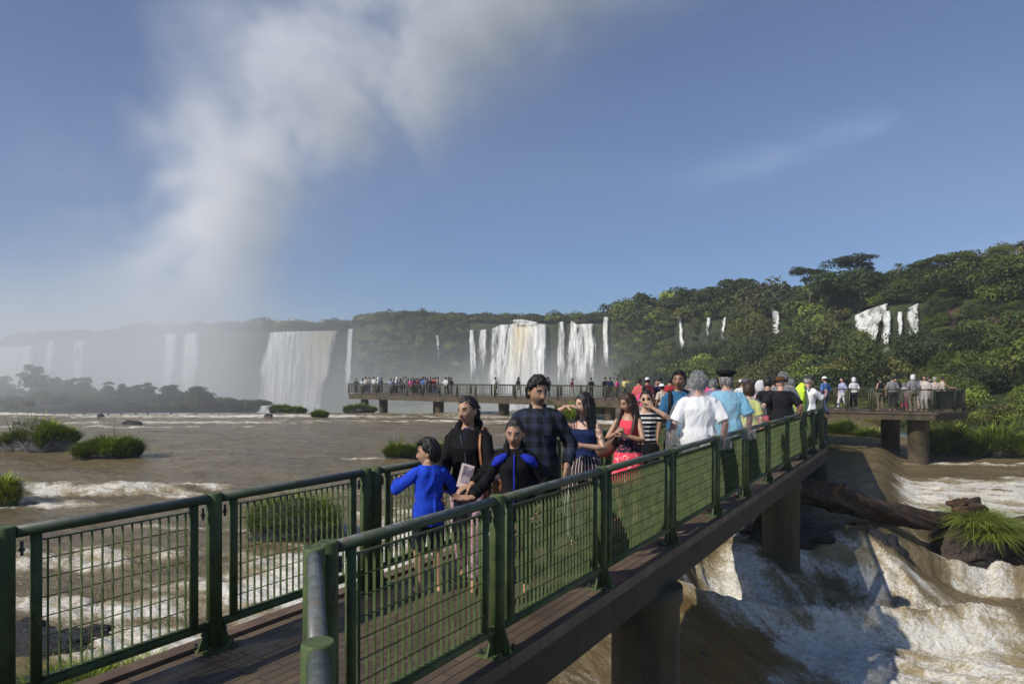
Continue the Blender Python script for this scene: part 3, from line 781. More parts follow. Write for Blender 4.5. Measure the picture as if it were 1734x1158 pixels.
def scatter(n, px0, px1, l0, l1, s0, s1, tint=None, fine=False, zoff=0.15, pw=1.0, keep=None, flat=1.0, prot=True, tall=0.5):
    px = rng.uniform(px0, px1, n); lv = l0+(l1-l0)*rng.random(n)**pw
    x, y, z = terr(px, lv)
    a_ = x*0.97+y*0.2
    cl = np.exp(-((lv-2.5)/0.45)**2)
    dy = (2.2*fbm(a_*0.12, z*0.12+y*0.05, 5, .6)+1.0*fbm(a_*0.5, z*0.16, 4, .6))*(0.4+0.6*cl)*np.clip(y/150, 0.4, 1.2)
    y2 = y+dy-0.3; x2 = x*(y2/y)
    tn = fbm(x*0.11+50, y*0.11+z*0.1, 3)
    for i in range(n):
        if keep is not None and not keep(px[i], lv[i], tn[i]): continue
        s_ = s0+(s1-s0)*rng.random()**2
        rpx = s_*0.8/y2[i]*F
        zt = z[i]+s_*zoff+s_*0.8
        pyt = HY-(zt-CZ)/y2[i]*F
        pyc = HY-(z[i]-CZ)/y2[i]*F
        if prot and not (lv[i] > 3.02 and pyc < 10000 and lv[i] > 3.15):
            bad = False
            for (q0, q1, yt, yb) in FALLBOX:
                if q0-rpx < px[i] < q1+rpx and pyt < yb and pyc+rpx*0.6 > yt: bad = True; break
            if bad: continue
        k = int(np.clip((tn[i]+0.5)*5+rng.normal()*1.3, 0, 5)) if tint is None else rng.choice(tint)
        if rng.random() < 0.05: k = 6
        b = (BASEF if fine else BASE)[rng.integers(0, 6)]
        up = s_*tall*rng.random()**2
        FL.add(b, (x2[i], y2[i], z[i]+s_*zoff+up), (s_, s_, s_*rng.uniform(0.8, 1.2)*flat), rng.uniform(0, 6.28), GREENS[k]*rng.uniform(0.55, 1.55))
FALLBOX = [(425, 572, 556, 700), (583, 598, 555, 690), (793, 866, 552, 672), (860, 928, 540, 690), (938, 1032, 536, 660), (1144, 1164, 534, 590), (1190, 1203, 536, 588), (1220, 1230, 536, 574), (1303, 1323, 526, 566), (1443, 1560, 514, 572), (1484, 1512, 524, 596), (1534, 1560, 514, 594)]
scatter(240, -250, 600, 3.0, 3.9, 2.6, 5.5, flat=.8, tall=.3)
scatter(620, 585, 1040, 3.0, 4.0, 1.4, 3.3, flat=.75, tall=.25)
scatter(1300, 598, 1040, 1.4, 3.05, 1.2, 2.8)
scatter(700, 1035, 1250, 2.0, 3.1, 1.0, 2.6)
scatter(300, 1035, 1480, 0.2, 2.1, 1.6, 5.2, tall=.9, fine=True)
scatter(420, 1035, 1420, 3.0, 4.1, 2.0, 5.6, tall=.6)
scatter(520, 1230, 1450, 2.0, 3.1, 0.9, 2.4)
scatter(400, 1380, 1800, 3.05, 4.15, 1.3, 4.0, fine=True, tall=.7)
scatter(420, 1430, 1600, 1.9, 3.1, 0.6, 1.5, fine=True)
scatter(300, 1420, 2050, 0.7, 2.15, 1.0, 3.4, fine=True, tall=.9)
scatter(380, 1520, 2050, 0.25, 1.9, 0.6, 1.8, fine=True, tint=[2, 4, 2, 1, 6, 6])
scatter(230, 1590, 2050, 2.0, 3.1, 0.5, 1.6, fine=True, keep=lambda px, lv, t: t > -0.05 or lv < 2.25 or lv > 2.9)
scatter(240, 1390, 1640, 0.02, 0.7, 0.6, 1.5, fine=True, tint=[1, 2, 2, 4], flat=.7)
scatter(160, 1790, 2650, 0.3, 4.1, 2.0, 4.5)
scatter(100, -900, -250, 3.0, 3.9, 4.0, 7.0)
tag(link('forest', FL.mesh('forest'), M_LEAF), 'dense green subtropical forest covering the cliffs and hillside', 'forest', kind='stuff')

# individual trees that stand out on the skyline
def branchy(mb, p0, p1, r0, r1, seed, nb=5, spread=1.0):
    r_ = random.Random(seed)
    k = [Vector(p0), Vector(p0).lerp(Vector(p1), 0.35)+Vector((r_.uniform(-.3, .3), r_.uniform(-.3, .3), 0))*spread, Vector(p0).lerp(Vector(p1), 0.7)+Vector((r_.uniform(-.4, .4), r_.uniform(-.4, .4), 0))*spread, Vector(p1)]
    mb.tube(k, [r0, r0*0.85, r0*0.6, r1], 8)
    return k
M_BARK = mat('pale_bark', (0.16, 0.13, 0.095), 0.9, var=0.4, scale=3, bscale=8, bump=0.6, bdist=0.05)
def tree(px, py_top, py_base, Y, wpx, label, shape='dome', tint=1, seed=1, group='trees on the skyline', name='tree'):
    base = at(px, py_base, Y); top = at(px, py_top-(9 if px > 1550 else 4), Y); Hh = top.z-base.z; W = wpx/F*Y/2*1.22
    root = empty(name, base); tag(root, label, 'tree', group)
    mb = MB(); lf = Leaves(); r_ = random.Random(seed)
    if shape == 'palm':
        branchy(mb, (0, 0, -1), (0, 0, Hh*0.85), Hh*0.022, Hh*0.016, seed, spread=0.3)
        n = 26; V = []
        for i in range(n):
            a = i*2.4+r_.random()*0.4; el = r_.uniform(-0.2, 1.2); L_ = W*r_.uniform(0.8, 1.15)
            for j in range(8):
                t0, t1 = j/8, (j+1)/8
                def P(t_): 
                    rr = L_*t_*math.cos(el*(1-t_*0.4)); return Vector((math.cos(a)*rr, math.sin(a)*rr, Hh*0.86+L_*(t_*math.sin(el)-0.75*t_*t_)))
                p0, p1 = P(t0), P(t1); sd = Vector((-math.sin(a), math.cos(a), 0))*(0.11*L_*(1-abs(t0-0.5)))
                V += [p0, p0.lerp(p1, .5)+sd*2-Vector((0, 0, 0.1*L_)), p1, p0.lerp(p1, .5)-sd*2-Vector((0, 0, 0.1*L_))]
        lf.V.append(np.array([tuple(q) for q in V], np.float32)); lf.C.append(np.repeat(np.full((len(V)//4, 3), 1.0)*GREENS[tint], 4, 0))
    else:
        cz = Hh*(0.78 if shape == 'umbrella' else 0.62)
        branchy(mb, (0, 0, -1), (0.05*W, 0, cz), max(0.12, Hh*0.03), Hh*0.012, seed)
        nb = 7 if shape == 'umbrella' else 9
        nb += 3
        for i in range(nb):
            a = i*2.399+r_.random()*0.5; rr = W*r_.uniform(0.3, 0.8)
            zz = Hh*(r_.uniform(0.55, 0.95) if shape == 'umbrella' else r_.uniform(0.42, 0.9))
            if shape == 'dome': rr *= (1.15-(zz/Hh)**3*0.75)
            e = Vector((math.cos(a)*rr, math.sin(a)*rr*0.8, zz))
            branchy(mb, (0, 0, Hh*r_.uniform(0.35, 0.6)), e, Hh*0.012, Hh*0.005, seed+i)
            sc_ = W*r_.uniform(0.34, 0.52)
            lf.add(clump(420, 0.075 if Y < 130 else 0.10, seed*31+i, lobes=6), e, (sc_*1.2, sc_*1.1, sc_*(0.85 if shape == 'umbrella' else 1.1)), a, GREENS[tint]*r_.uniform(0.85, 1.15))
        if shape == 'dome': lf.add(clump(900, 0.07, seed*78, lobes=8, bottom=-.6), (0, 0, Hh*0.58), (W*0.95, W*0.95, Hh*0.50), 1.0, GREENS[tint])
        lf.add(clump(420, 0.08, seed*77, lobes=7), (0, 0, Hh*0.84), (W*0.6, W*0.6, W*0.42), 1.0, GREENS[tint])
    mb.build('trunk', M_BARK, root)
    link('crown', lf.mesh('crown'), M_LEAF, root)
    return root
tree(1371, 459, 505, 118, 56, 'small spreading tree on the ridge, left of the flat-topped big tree', 'umbrella', 3, 5)
tree(1448, 434, 505, 112, 78, 'large flat-topped tree crowning the ridge above the right waterfall', 'umbrella', 3, 9)
tree(1455, 465, 530, 108, 120, 'broad dark round tree under the flat-topped one above the waterfall', 'dome', 0, 12)
tree(1522, 444, 500, 104, 14, 'slim solitary palm standing against the sky right of the big ridge tree', 'palm', 1, 3, name='palm_tree')
tree(1548, 446, 512, 101, 52, 'dark tree directly right of the solitary palm', 'dome', 0, 17)
tree(1245, 480, 545, 150, 78, 'rounded dark tree standing up from the ridge above the thin waterfalls', 'dome', 0, 21)
tree(1196, 491, 530, 156, 44, 'smaller pointed tree left of the rounded ridge tree', 'dome', 1, 25)
tree(1160, 501, 540, 160, 60, 'low rounded tree at the left end of the rising ridge', 'dome', 0, 28)
tree(1120, 510, 532, 165, 11, 'tiny upright tree alone on the skyline over the cliff', 'dome', 3, 30)
tree(1063, 515, 538, 172, 34, 'low wide tree on the cliff edge right of the centre falls', 'umbrella', 0, 33)
tree(1588, 440, 500, 96, 60, 'spreading layered tree on the right hilltop, second right of the palm', 'umbrella', 1, 37)
tree(1640, 434, 500, 92, 78, 'broad green tree in the middle of the right hilltop', 'umbrella', 1, 41)
tree(1694, 422, 490, 88, 50, 'tall leafy tree near the right end of the hilltop', 'umbrella', 2, 44)
tree(1728, 415, 480, 86, 22, 'palm at the right edge of the picture on the hilltop', 'palm', 3, 47, name='palm_tree')
tree(1310, 500, 545, 140, 50, 'low tree on the ridge above the single bright waterfall', 'umbrella', 5, 51)

# ================================================================= waterfalls
def mat_fall(name, thin=0.0, yellow=0.0, fs=1.0):
    m, t, b, tc = new_mat(name)
    g = t.node('ShaderNodeNewGeometry'); p = g.outputs['Position']
    v = t.mapping(p, (1, 0.3, 0.045)); v2 = t.mapping(p, (1, 0.3, 0.10))
    n1 = t.noise(v, 0.9*fs, 5, 0.62, 0.3); n2 = t.noise(v2, 3.4*fs, 5, 0.7, 0.2); n3 = t.noise(t.mapping(p, (1, 1, 0.4)), 5.0, 4, .7)
    c = t.mix(t.maprange(n1, 0.38, 0.62), (0.48, 0.48, 0.46), (0.82, 0.82, 0.79))
    c = t.mix(t.math('MULTIPLY', t.maprange(n2, 0.48, 0.66), 0.6), c, (0.30, 0.31, 0.30))
    if yellow:
        u_ = t.attr('u').outputs['Fac']; vv = t.attr('v').outputs['Fac']
        yk = t.math('MULTIPLY', t.math('MULTIPLY', t.maprange(u_, yellow-0.30, yellow), t.maprange(u_, yellow+0.35, yellow+0.02)), t.maprange(vv, 0.15, 0.9))
        c = t.mix(t.math('MULTIPLY', yk, t.maprange(n2, 0.3, 0.6)), c, (0.66, 0.55, 0.33))
    t.link(c, b.inputs['Base Color']); b.inputs['Roughness'].default_value = 0.8; b.inputs['Specular IOR Level'].default_value = 0.2
    ed = t.attr('edge').outputs['Fac']
    a = t.math('ADD', t.math('MULTIPLY', t.math('SUBTRACT', n2, 0.5), 2.6), t.math('ADD', t.math('MULTIPLY', t.math('SUBTRACT', n1, 0.5), 3.6 if thin > 0 else 1.3), t.math('SUBTRACT', t.math('MULTIPLY', ed, 1.2), 0.25+thin)))
    t.link(t.maprange(a, -0.15, 0.75), b.inputs['Alpha'])
    t.link(t.bump(t.math('ADD', n2, t.math('MULTIPLY', n3, 0.4)), 0.7, 0.5), b.inputs['Normal'])
    return m
M_FALL = mat_fall('falling_water', -0.15); M_FALLY = mat_fall('falling_water_tinted', -0.25, 0.8); M_FALLC = mat_fall('falling_water_central', -0.20, 0.38); M_FALLT = mat_fall('thin_falling_water', 0.18); M_FALLR = mat_fall('near_falling_water', 0.12, 0, 2.0)
def fall(label, top, bot, Y, m=M_FALL, bulge=1.5, seed=0, nx=40, nz=40, Y2=None):
    """top/bot: lists of (px,py) left to right"""
    Y2 = Y if Y2 is None else Y2
    us = np.linspace(0, 1, nx+1); vs = np.linspace(0, 1, nz+1)
    def curve(L_):
        L_ = np.array(L_, float); s_ = np.linspace(0, 1, len(L_)); return np.interp(us, s_, L_[:, 0]), np.interp(us, s_, L_[:, 1])
    tx, ty = curve(top); bx, by = curve(bot)
    Yc = Y+(Y2-Y)*us
    U_, V2 = np.meshgrid(us, vs)
    wd_ = (tx.max()-tx.min())
    px = tx*(1-V2)+bx*V2+(0.10 if nx > 20 else 0.22)*wd_*fbm(U_*1.1+seed*5.1, V2*5+seed, 4)*(V2**.3)+(0 if nx > 12 else 1)*1.2*fbm(V2*3+seed, V2*0+seed*2, 3); py = ty*(1-V2)+by*V2
    tY = [np.interp(px.ravel(), ks, tabY[q]).reshape(px.shape) for q in range(4)]
    tP = [np.interp(px.ravel(), ks, tabP[q]).reshape(px.shape) for q in range(4)]
    k1 = np.clip((py-tP[3])/(tP[2]-tP[3]), 0, 1); k2 = np.clip((py-tP[2])/(tP[1]-tP[2]), 0, 1.5)
    g_ = np.clip(Y/150, .4, 1.3)
    YYc = tY[3]+(tY[2]-tY[3])*k1-0.5*bulge*np.sqrt(k1)+(tY[1]-tY[2])*k2-0.5*g_
    YYc = YYc-g_*np.sqrt(V2)*(0.9*np.abs(fbm(U_*nx*0.22+seed*3, V2*1.2+seed, 4))+0.5*fbm(px*0.25, V2*2+seed, 3))
    Xw = (px-CX)/F*YYc; Zw = CZ-(py-HY)/F*YYc
    n0 = nx+1
    idx = np.arange(U_.size).reshape(U_.shape)
    Q = np.stack([idx[1:, :-1], idx[1:, 1:], idx[:-1, 1:], idx[:-1, :-1]], -1).reshape(-1, 4)
    V = np.stack([Xw, YYc, Zw], -1).reshape(-1, 3)
    # a strip running back over the lip so that the sheet has a top
    tb = V[:n0].copy(); tb[:, 1] += 1.2; tb[:, 2] -= 0.15
    V = np.vstack([V, tb]); nb = U_.size
    Qt = np.array([[i, i+1, nb+i+1, nb+i] for i in range(nx)])
    Q = np.vstack([Q, Qt])
    o = V.mean(0); me = mesh_np('waterfall', V-o, Q)
    ed = np.clip(np.minimum(U_, 1-U_)*(9 if nx > 30 else 3.5), 0, 1)*np.clip(0.65+V2*0.0+(1-V2)*0.5, 0, 1)
    ed = ed*(1-(0.85 if nx <= 20 else 0.35)*sst(0.55, 1.0, V2))
    vattr(me, 'edge', np.concatenate([ed.ravel(), np.clip(np.minimum(us, 1-us)*9, 0, 1)]))
    vattr(me, 'u', np.concatenate([U_.ravel(), us])); vattr(me, 'v', np.concatenate([(1-V2).ravel(), np.ones(n0)]))
    return tag(link('waterfall', me, m, loc=Vector(o)), label, 'waterfall', 'waterfalls')
fall('great white waterfall curtain left of the far walkway, brownish at its top right', [(455, 563), (500, 561), (572, 560)], [(420, 720), (500, 730), (540, 730)], 219, M_FALLY, 3, 1, 70, Y2=206)
fall('narrow white waterfall just right of the great curtain', [(589, 557), (598, 557)], [(582, 668), (593, 668)], 204, M_FALL, 1, 2, 8)
fall('broad central waterfall with a yellow-brown streak down its middle', [(862, 550), (875, 547), (905, 548), (926, 549)], [(838, 700), (925, 700)], 174, M_FALLC, 2.5, 3, 50)
fall('ragged white water sliding from the left side of the central fall', [(826, 560), (848, 550), (866, 550)], [(818, 665), (850, 685)], 174.5, M_FALLT, 2, 4, 24)
fall('leftmost fall of the central group', [(794, 560), (803, 558)], [(793, 650), (812, 650)], 176, M_FALLT, 1, 5, 10)
fall('second fall from the left in the central group', [(809, 560), (826, 557)], [(806, 655), (826, 655)], 175.5, M_FALLT, 1, 6, 14)
fall('right twin fall of the central group, widening towards its foot', [(966, 541), (976, 549), (1008, 548)], [(950, 670), (1012, 660)], 168, M_FALLT, 2, 7, 36)
fall('thin veil between the central fall and the right twin fall', [(942, 545), (956, 545)], [(940, 650), (958, 650)], 170, M_FALLT, 1, 8, 12)
fall('straight narrow fall at the right end of the central group', [(1021, 537), (1030, 537)], [(1020, 622), (1030, 622)], 164, M_FALL, 1, 9, 8)
fall('short cascade stepping over the top above the central fall', [(868, 541), (884, 541), (912, 546)], [(866, 552), (918, 552)], 182, M_FALL, .5, 10, 20, 6)
fall('faint thin cascade on the mossy cliff left of the central group', [(738, 568), (743, 568)], [(737, 600), (744, 612)], 181, M_FALLT, .6, 11, 6)
fall('hazy wide fall at the left edge of the picture', [(-60, 590), (60, 586)], [(-60, 690), (45, 690)], 300, M_FALL, 3, 12, 60)
fall('hazy leaning fall, second from the left edge', [(80, 579), (94, 577)], [(62, 660), (84, 660)], 297, M_FALLR, 2, 13, 14)
fall('hazy narrow fall, third from the left edge', [(126, 578), (143, 576)], [(118, 670), (135, 670)], 294, M_FALL, 2, 14, 14)
fall('very faint fall deep in the spray, left one of two', [(280, 566), (300, 566)], [(268, 690), (290, 690)], 274, M_FALL, 2, 15, 14)
fall('very faint fall deep in the spray, right one of two', [(312, 564), (335, 564)], [(306, 690), (332, 690)], 267, M_FALL, 2, 16, 14)
fall('faint narrow fall sliding into the vegetation right of the centre cliffs', [(1146, 536), (1153, 540)], [(1153, 590), (1162, 592)], 156, M_FALLT, .6, 17, 8)
fall('left one of two thin white falls under the rounded ridge tree', [(1196, 538), (1202, 538)], [(1191, 590), (1199, 590)], 145.5, M_FALLT, .6, 18, 8)
fall('right one of two thin white falls under the rounded ridge tree', [(1224, 538), (1229, 537)], [(1221, 575), (1228, 576)], 143.5, M_FALLR, .5, 19, 8)
fall('single bright short waterfall among bushes on the right cliff', [(1305, 528), (1312, 526), (1319, 528)], [(1306, 570), (1322, 576)], 131, M_FALLR, .8, 20, 22)
fall('stepped white fall on the left side of the right waterfall group', [(1446, 535), (1470, 524), (1504, 513)], [(1453, 580), (1478, 590), (1484, 578)], 100.5, M_FALLR, 1.2, 21, 36)
fall('middle tall stream of the right waterfall group', [(1493, 527), (1509, 526)], [(1493, 602), (1507, 598)], 99, M_FALLR, .8, 22, 16)
fall('thin trickle right of the middle stream of the right waterfall group', [(1520, 528), (1529, 528)], [(1520, 596), (1527, 596)], 98.5, M_FALLT, .6, 23, 10)
fall('right bright stream of the right waterfall group', [(1536, 521), (1546, 519), (1556, 513)], [(1537, 585), (1558, 600)], 97, M_FALLR, .8, 24, 20)
fall('small white spill between the pillars of the right viewing platform', [(1540, 715), (1547, 713)], [(1534, 742), (1541, 750)], 45, M_FALL, .3, 25, 8)
# ================================================================= spray and haze (real volumes)
def spray():
    lo = Vector((-330, 58, -22)); hi = Vector((150, 300, 190))
    tr = bpy.data.node_groups.new('spray_field', 'GeometryNodeTree')
    tr.interface.new_socket('Geometry', in_out='OUTPUT', socket_type='NodeSocketGeometry')
    t = NT(tr)
    vc = t.node('GeometryNodeVolumeCube'); pos = t.node('GeometryNodeInputPosition').outputs[0]
    x, y, z = t.sep(pos)
    def M(op, a, b=None, c=None, clamp=False): return t.math(op, a, b, c, clamp)
    def ex(q): return M('EXPONENT', M('MULTIPLY', q, -1.0))
    def sq(a, c, r): 
        d = M('DIVIDE', M('SUBTRACT', a, c), r); return M('MULTIPLY', d, d)
    n1 = t.noise(pos, 0.020, 7, 0.64, 0.9); n2 = t.noise(pos, 0.070, 6, 0.65, 0.4)
    nn = M('ADD', M('MULTIPLY', n1, 0.62), M('MULTIPLY', n2, 0.38))
    # low bank of spray over the gorge, thickest at the left centre, fading to the right
    hgt = t.maprange(x, -60, 60, 13, 7, False)
    low = ex(sq(z, -14, M('MULTIPLY', hgt, 1.7)))
    along = M('ADD', M('MULTIPLY', ex(sq(x, -108, 28)), 1.0), M('ADD', M('MULTIPLY', ex(sq(x, -215, 75)), 0.24), M('MULTIPLY', ex(sq(x, 5, 46)), 0.85)))
    bank = M('MULTIPLY', M('MULTIPLY', low, along), M('MULTIPLY', t.maprange(y, t.maprange(x, -30, 0, 60, 92), t.maprange(x, -30, 0, 125, 150)), t.maprange(nn, 0.30, 0.62)))
    # taller diffuse veil rising at left
    veil = M('MULTIPLY', M('MULTIPLY', ex(M('DIVIDE', M('MAXIMUM', M('ADD', z, 10.0), 0.0), 30.0)), ex(sq(x, -97, 24))), M('MULTIPLY', t.maprange(y, 155, 185), t.maprange(y, 245, 210)))
    veil = M('MULTIPLY', veil, t.maprange(nn, 0.36, 0.60))
    # plume: axis leans from (-118, z10) to (-5, z140) with height
    ax = M('ADD', t.maprange(z, 10, 60, -93, -78, False), M('MULTIPLY', t.maprange(z, 55, 115, 0, 1, False), 72.0))
    wx = t.maprange(z, 10, 110, 15, 36, False)
    pl = M('MULTIPLY', ex(sq(x, ax, wx)), M('MULTIPLY', ex(sq(y, 195, 24)), M('MULTIPLY', t.maprange(z, -5, 40), t.maprange(z, 185, 150))))
    thr = t.maprange(z, 20, 110, 0.44, 0.47, False)
    pl = M('MULTIPLY', pl, t.maprange(nn, M('SUBTRACT', thr, 0.0), M('ADD', thr, 0.10)))
    pl = M('MULTIPLY', pl, t.maprange(z, 20, 95, 0.35, 1.0))
    # local spray at the feet of the falls
    sp = M('MULTIPLY', ex(sq(x, -66, 22)), M('MULTIPLY', ex(sq(z, -6, 9)), ex(sq(y, 200, 16))))
    sp2 = M('MULTIPLY', ex(sq(x, 2, 20)), M('MULTIPLY', ex(sq(z, -4, 8)), ex(sq(y, 163, 9))))
    sp3 = M('MULTIPLY', ex(sq(x, 18, 10)), M('MULTIPLY', ex(sq(z, -2, 8)), ex(sq(y, 158, 7))))
    isl_ = M('MULTIPLY', M('MULTIPLY', ex(sq(x, -62, 30)), ex(sq(z, 3, 9))), M('MULTIPLY', t.maprange(y, 58, 72), t.maprange(y, 120, 90)))
    bank = M('ADD', bank, M('MULTIPLY', isl_, 1.9))
    d = M('ADD', M('MULTIPLY', bank, K_BANK), M('ADD', M('MULTIPLY', veil, K_VEIL), M('MULTIPLY', pl, K_PL)))
    d = M('ADD', d, M('MULTIPLY', M('ADD', M('MULTIPLY', sp, 0.15), M('ADD', sp2, M('MULTIPLY', sp3, 0.8))), M('MULTIPLY', nn, K_SP)))
    # vanish before the faces of the box
    for q, a0, a1, b0, b1 in ((x, -328, -285, 148, 120), (y, 59, 64, 299, 285), (z, -40, -30, 189, 172)):
        d = M('MULTIPLY', d, M('MULTIPLY', t.maprange(q, a0, a1), t.maprange(q, b0, b1)))
    t.link(d, vc.inputs['Density'])
    vc.inputs['Min'].default_value = lo; vc.inputs['Max'].default_value = hi
    vc.inputs['Resolution X'].default_value = 220; vc.inputs['Resolution Y'].default_value = 80; vc.inputs['Resolution Z'].default_value = 130
    sm = t.node('GeometryNodeSetMaterial'); t.link(vc.outputs[0], sm.inputs[0])
    m = bpy.data.materials.new('spray'); m.use_nodes = True; mt = NT(m.node_tree); mt.n.remove(mt.n['Principled BSDF'])
    pv = mt.node('ShaderNodeVolumePrincipled'); pv.inputs['Color'].default_value = (0.985, 0.99, 1.0, 1); pv.inputs['Density'].default_value = 1.0
    pv.inputs['Anisotropy'].default_value = 0.0
    mt.link(pv.outputs[0], mt.n['Material Output'].inputs['Volume'])
    sm.inputs['Material'].default_value = m
    go = t.node('NodeGroupOutput'); t.link(sm.outputs[0], go.inputs[0])
    me = bpy.data.meshes.new('spray'); me.from_pydata([(0, 150, 0)], [], []); me.materials.append(m)
    o = link('spray', me); md = o.modifiers.new('spray', 'NODES'); md.node_group = tr
    tag(o, 'white spray rising from the waterfalls into a tall drifting plume', 'spray', kind='stuff')
    return o
K_BANK, K_VEIL, K_PL, K_SP = 0.018, 0.014, 0.14, 0.08
spray()
mh = bpy.data.materials.new('air'); mh.use_nodes = True; mt = NT(mh.node_tree); mt.n.remove(mt.n['Principled BSDF'])
pv = mt.node('ShaderNodeVolumePrincipled'); pv.inputs['Color'].default_value = (0.85, 0.92, 1.0, 1); pv.inputs['Density'].default_value = 0.0005
mt.link(pv.outputs[0], mt.n['Material Output'].inputs['Volume'])
USE_HAZE = True
if USE_HAZE:
    hz = MB(); hz.box((0, 200, 87.0), (1400, 1000, 226.0))
    tag(hz.build('haze', mh), 'pale humid air over the gorge', 'haze', kind='stuff')
# ================================================================= rocks, grass, log, islets
def mat_rock(name, c1, c2, c3, wet=0.35, sc_=3.0):
    m, t, b, tc = new_mat(name)
    p = t.node('ShaderNodeNewGeometry').outputs['Position']
    n1 = t.noise(p, sc_, 7, 0.65, 0.6); n2 = t.noise(p, sc_*6, 6, 0.7); n3 = t.noise(t.mapping(p, (1, 1, 2.0)), sc_*1.7, 5, 0.6, 1.0)
    c = t.mix(t.maprange(n1, 0.36, 0.64), c1, c2); c = t.mix(t.maprange(n3, 0.56, 0.70), c, c3)
    t.link(c, b.inputs['Base Color']); t.link(t.maprange(n1, 0.35, 0.65, wet, 0.9), b.inputs['Roughness'])
    t.link(t.bump(t.math('ADD', n1, t.math('MULTIPLY', n2, 0.45)), 0.9, 0.12), b.inputs['Normal'])
    return m
M_ROCKB = mat_rock('basalt_rock', (0.035, 0.025, 0.020), (0.085, 0.058, 0.045), (0.13, 0.105, 0.085))
M_ROCKD = mat_rock('wet_black_rock', (0.010, 0.010, 0.011), (0.028, 0.027, 0.028), (0.060, 0.058, 0.056), 0.2)
M_ROCKG = mat_rock('pale_river_rock', (0.06, 0.055, 0.05), (0.17, 0.16, 0.15), (0.34, 0.32, 0.30))
def rock_mesh(mb, c, r, seed, nu=40, nv=26, amp=0.32):
    c = Vector(c)
    ph = np.linspace(0, 2*np.pi, nu, endpoint=False); thv = np.linspace(0.02, np.pi-0.02, nv)
    P, T_ = np.meshgrid(ph, thv)
    x = np.sin(T_)*np.cos(P); y = np.sin(T_)*np.sin(P); z = np.cos(T_)
    k = 1+amp*fbm(x*1.6+seed*7.1+z*0.9, y*1.6-seed*3.3+z*1.7, 5, .55)*1.7
    k = k-0.10*np.abs(fbm(x*3+seed, y*3+z*3, 3))
    X_ = c.x+x*k*r[0]; Y_ = c.y+y*k*r[1]; Z_ = c.z+z*k*r[2]
    RR = [[Vector((X_[j, i], Y_[j, i], Z_[j, i])) for i in range(nu)] for j in range(nv-1, -1, -1)]
    mb.rings(RR)
def grass_arr(n, cx, cy, z, rx, ry, h, wdt, seed, droop=0.42, hz=None, out=0.5, seg=4):
    """n curved blades rooted in an ellipse; hz(x,y)->root height"""
    r_ = np.random.default_rng(seed)
    a = r_.uniform(0, 2*np.pi, n); q = np.sqrt(r_.random(n))
    ux, uy = np.cos(a)*q, np.sin(a)*q
    clx = r_.normal(size=n)*0.12
    x0 = cx+ux*rx; y0 = cy+uy*ry
    z0 = z+(hz(ux, uy) if hz is not None else 0)*np.ones(n)
    da = a+r_.normal(size=n)*0.9
    lean = (0.15+out*q)*r_.uniform(0.4, 1.3, n)
    L_ = h*(0.35+0.85*r_.random(n)**1.4)*(1-0.2*q)*(1+0.25*np.sin(ux*9+seed)*np.cos(uy*7))
    ts = np.linspace(0, 1, seg+1)
    V = np.zeros((n, (seg+1)*2, 3), np.float32)
    sx_, sy_ = -np.sin(da), np.cos(da)
    for i, t_ in enumerate(ts):
        r = L_*(lean*t_+droop*lean*t_**2.2)
        zz = L_*(t_-droop*(0.25+lean*0.6)*t_**2.4)
        wv = wdt*(1-t_**1.6)*0.5+0.0006
        bx = x0+np.cos(da)*r; by = y0+np.sin(da)*r; bz = z0+zz
        V[:, 2*i] = np.stack([bx-sx_*wv, by-sy_*wv, bz], -1); V[:, 2*i+1] = np.stack([bx+sx_*wv, by+sy_*wv, bz], -1)
    b0 = (np.arange(n)*(seg+1)*2)[:, None]
    Q = np.concatenate([b0+np.array([[2*i, 2*i+1, 2*i+3, 2*i+2]]) for i in range(seg)], 0)
    return V.reshape(-1, 3), Q, n*(seg+1)*2
def grass(name, parts, parent, cols, kind=None, loc=None):
    Vs, Qs, Cs = [], [], []; o = 0
    for (V, Q, k), col in zip(parts, cols):
        Vs.append(V); Qs.append(Q+o); o += k
        nb = len(V)//10
        cc = rng.uniform(0.4, 1.6, (nb, 1))*np.array(col)[None, :]
        dry = rng.random(nb) < 0.06; cc[dry] = np.array((0.20, 0.16, 0.07))
        Cs.append(np.repeat(cc, 10, 0))
    V = np.concatenate(Vs)
    me = mesh_np(name, V, np.concatenate(Qs), False); vattr(me, 'tint', np.concatenate(Cs))
    ob = link(name, me, M_LEAF, parent)
    return ob
GG = [(0.22, 0.28, 0.036), (0.16, 0.22, 0.034), (0.31, 0.35, 0.055)]
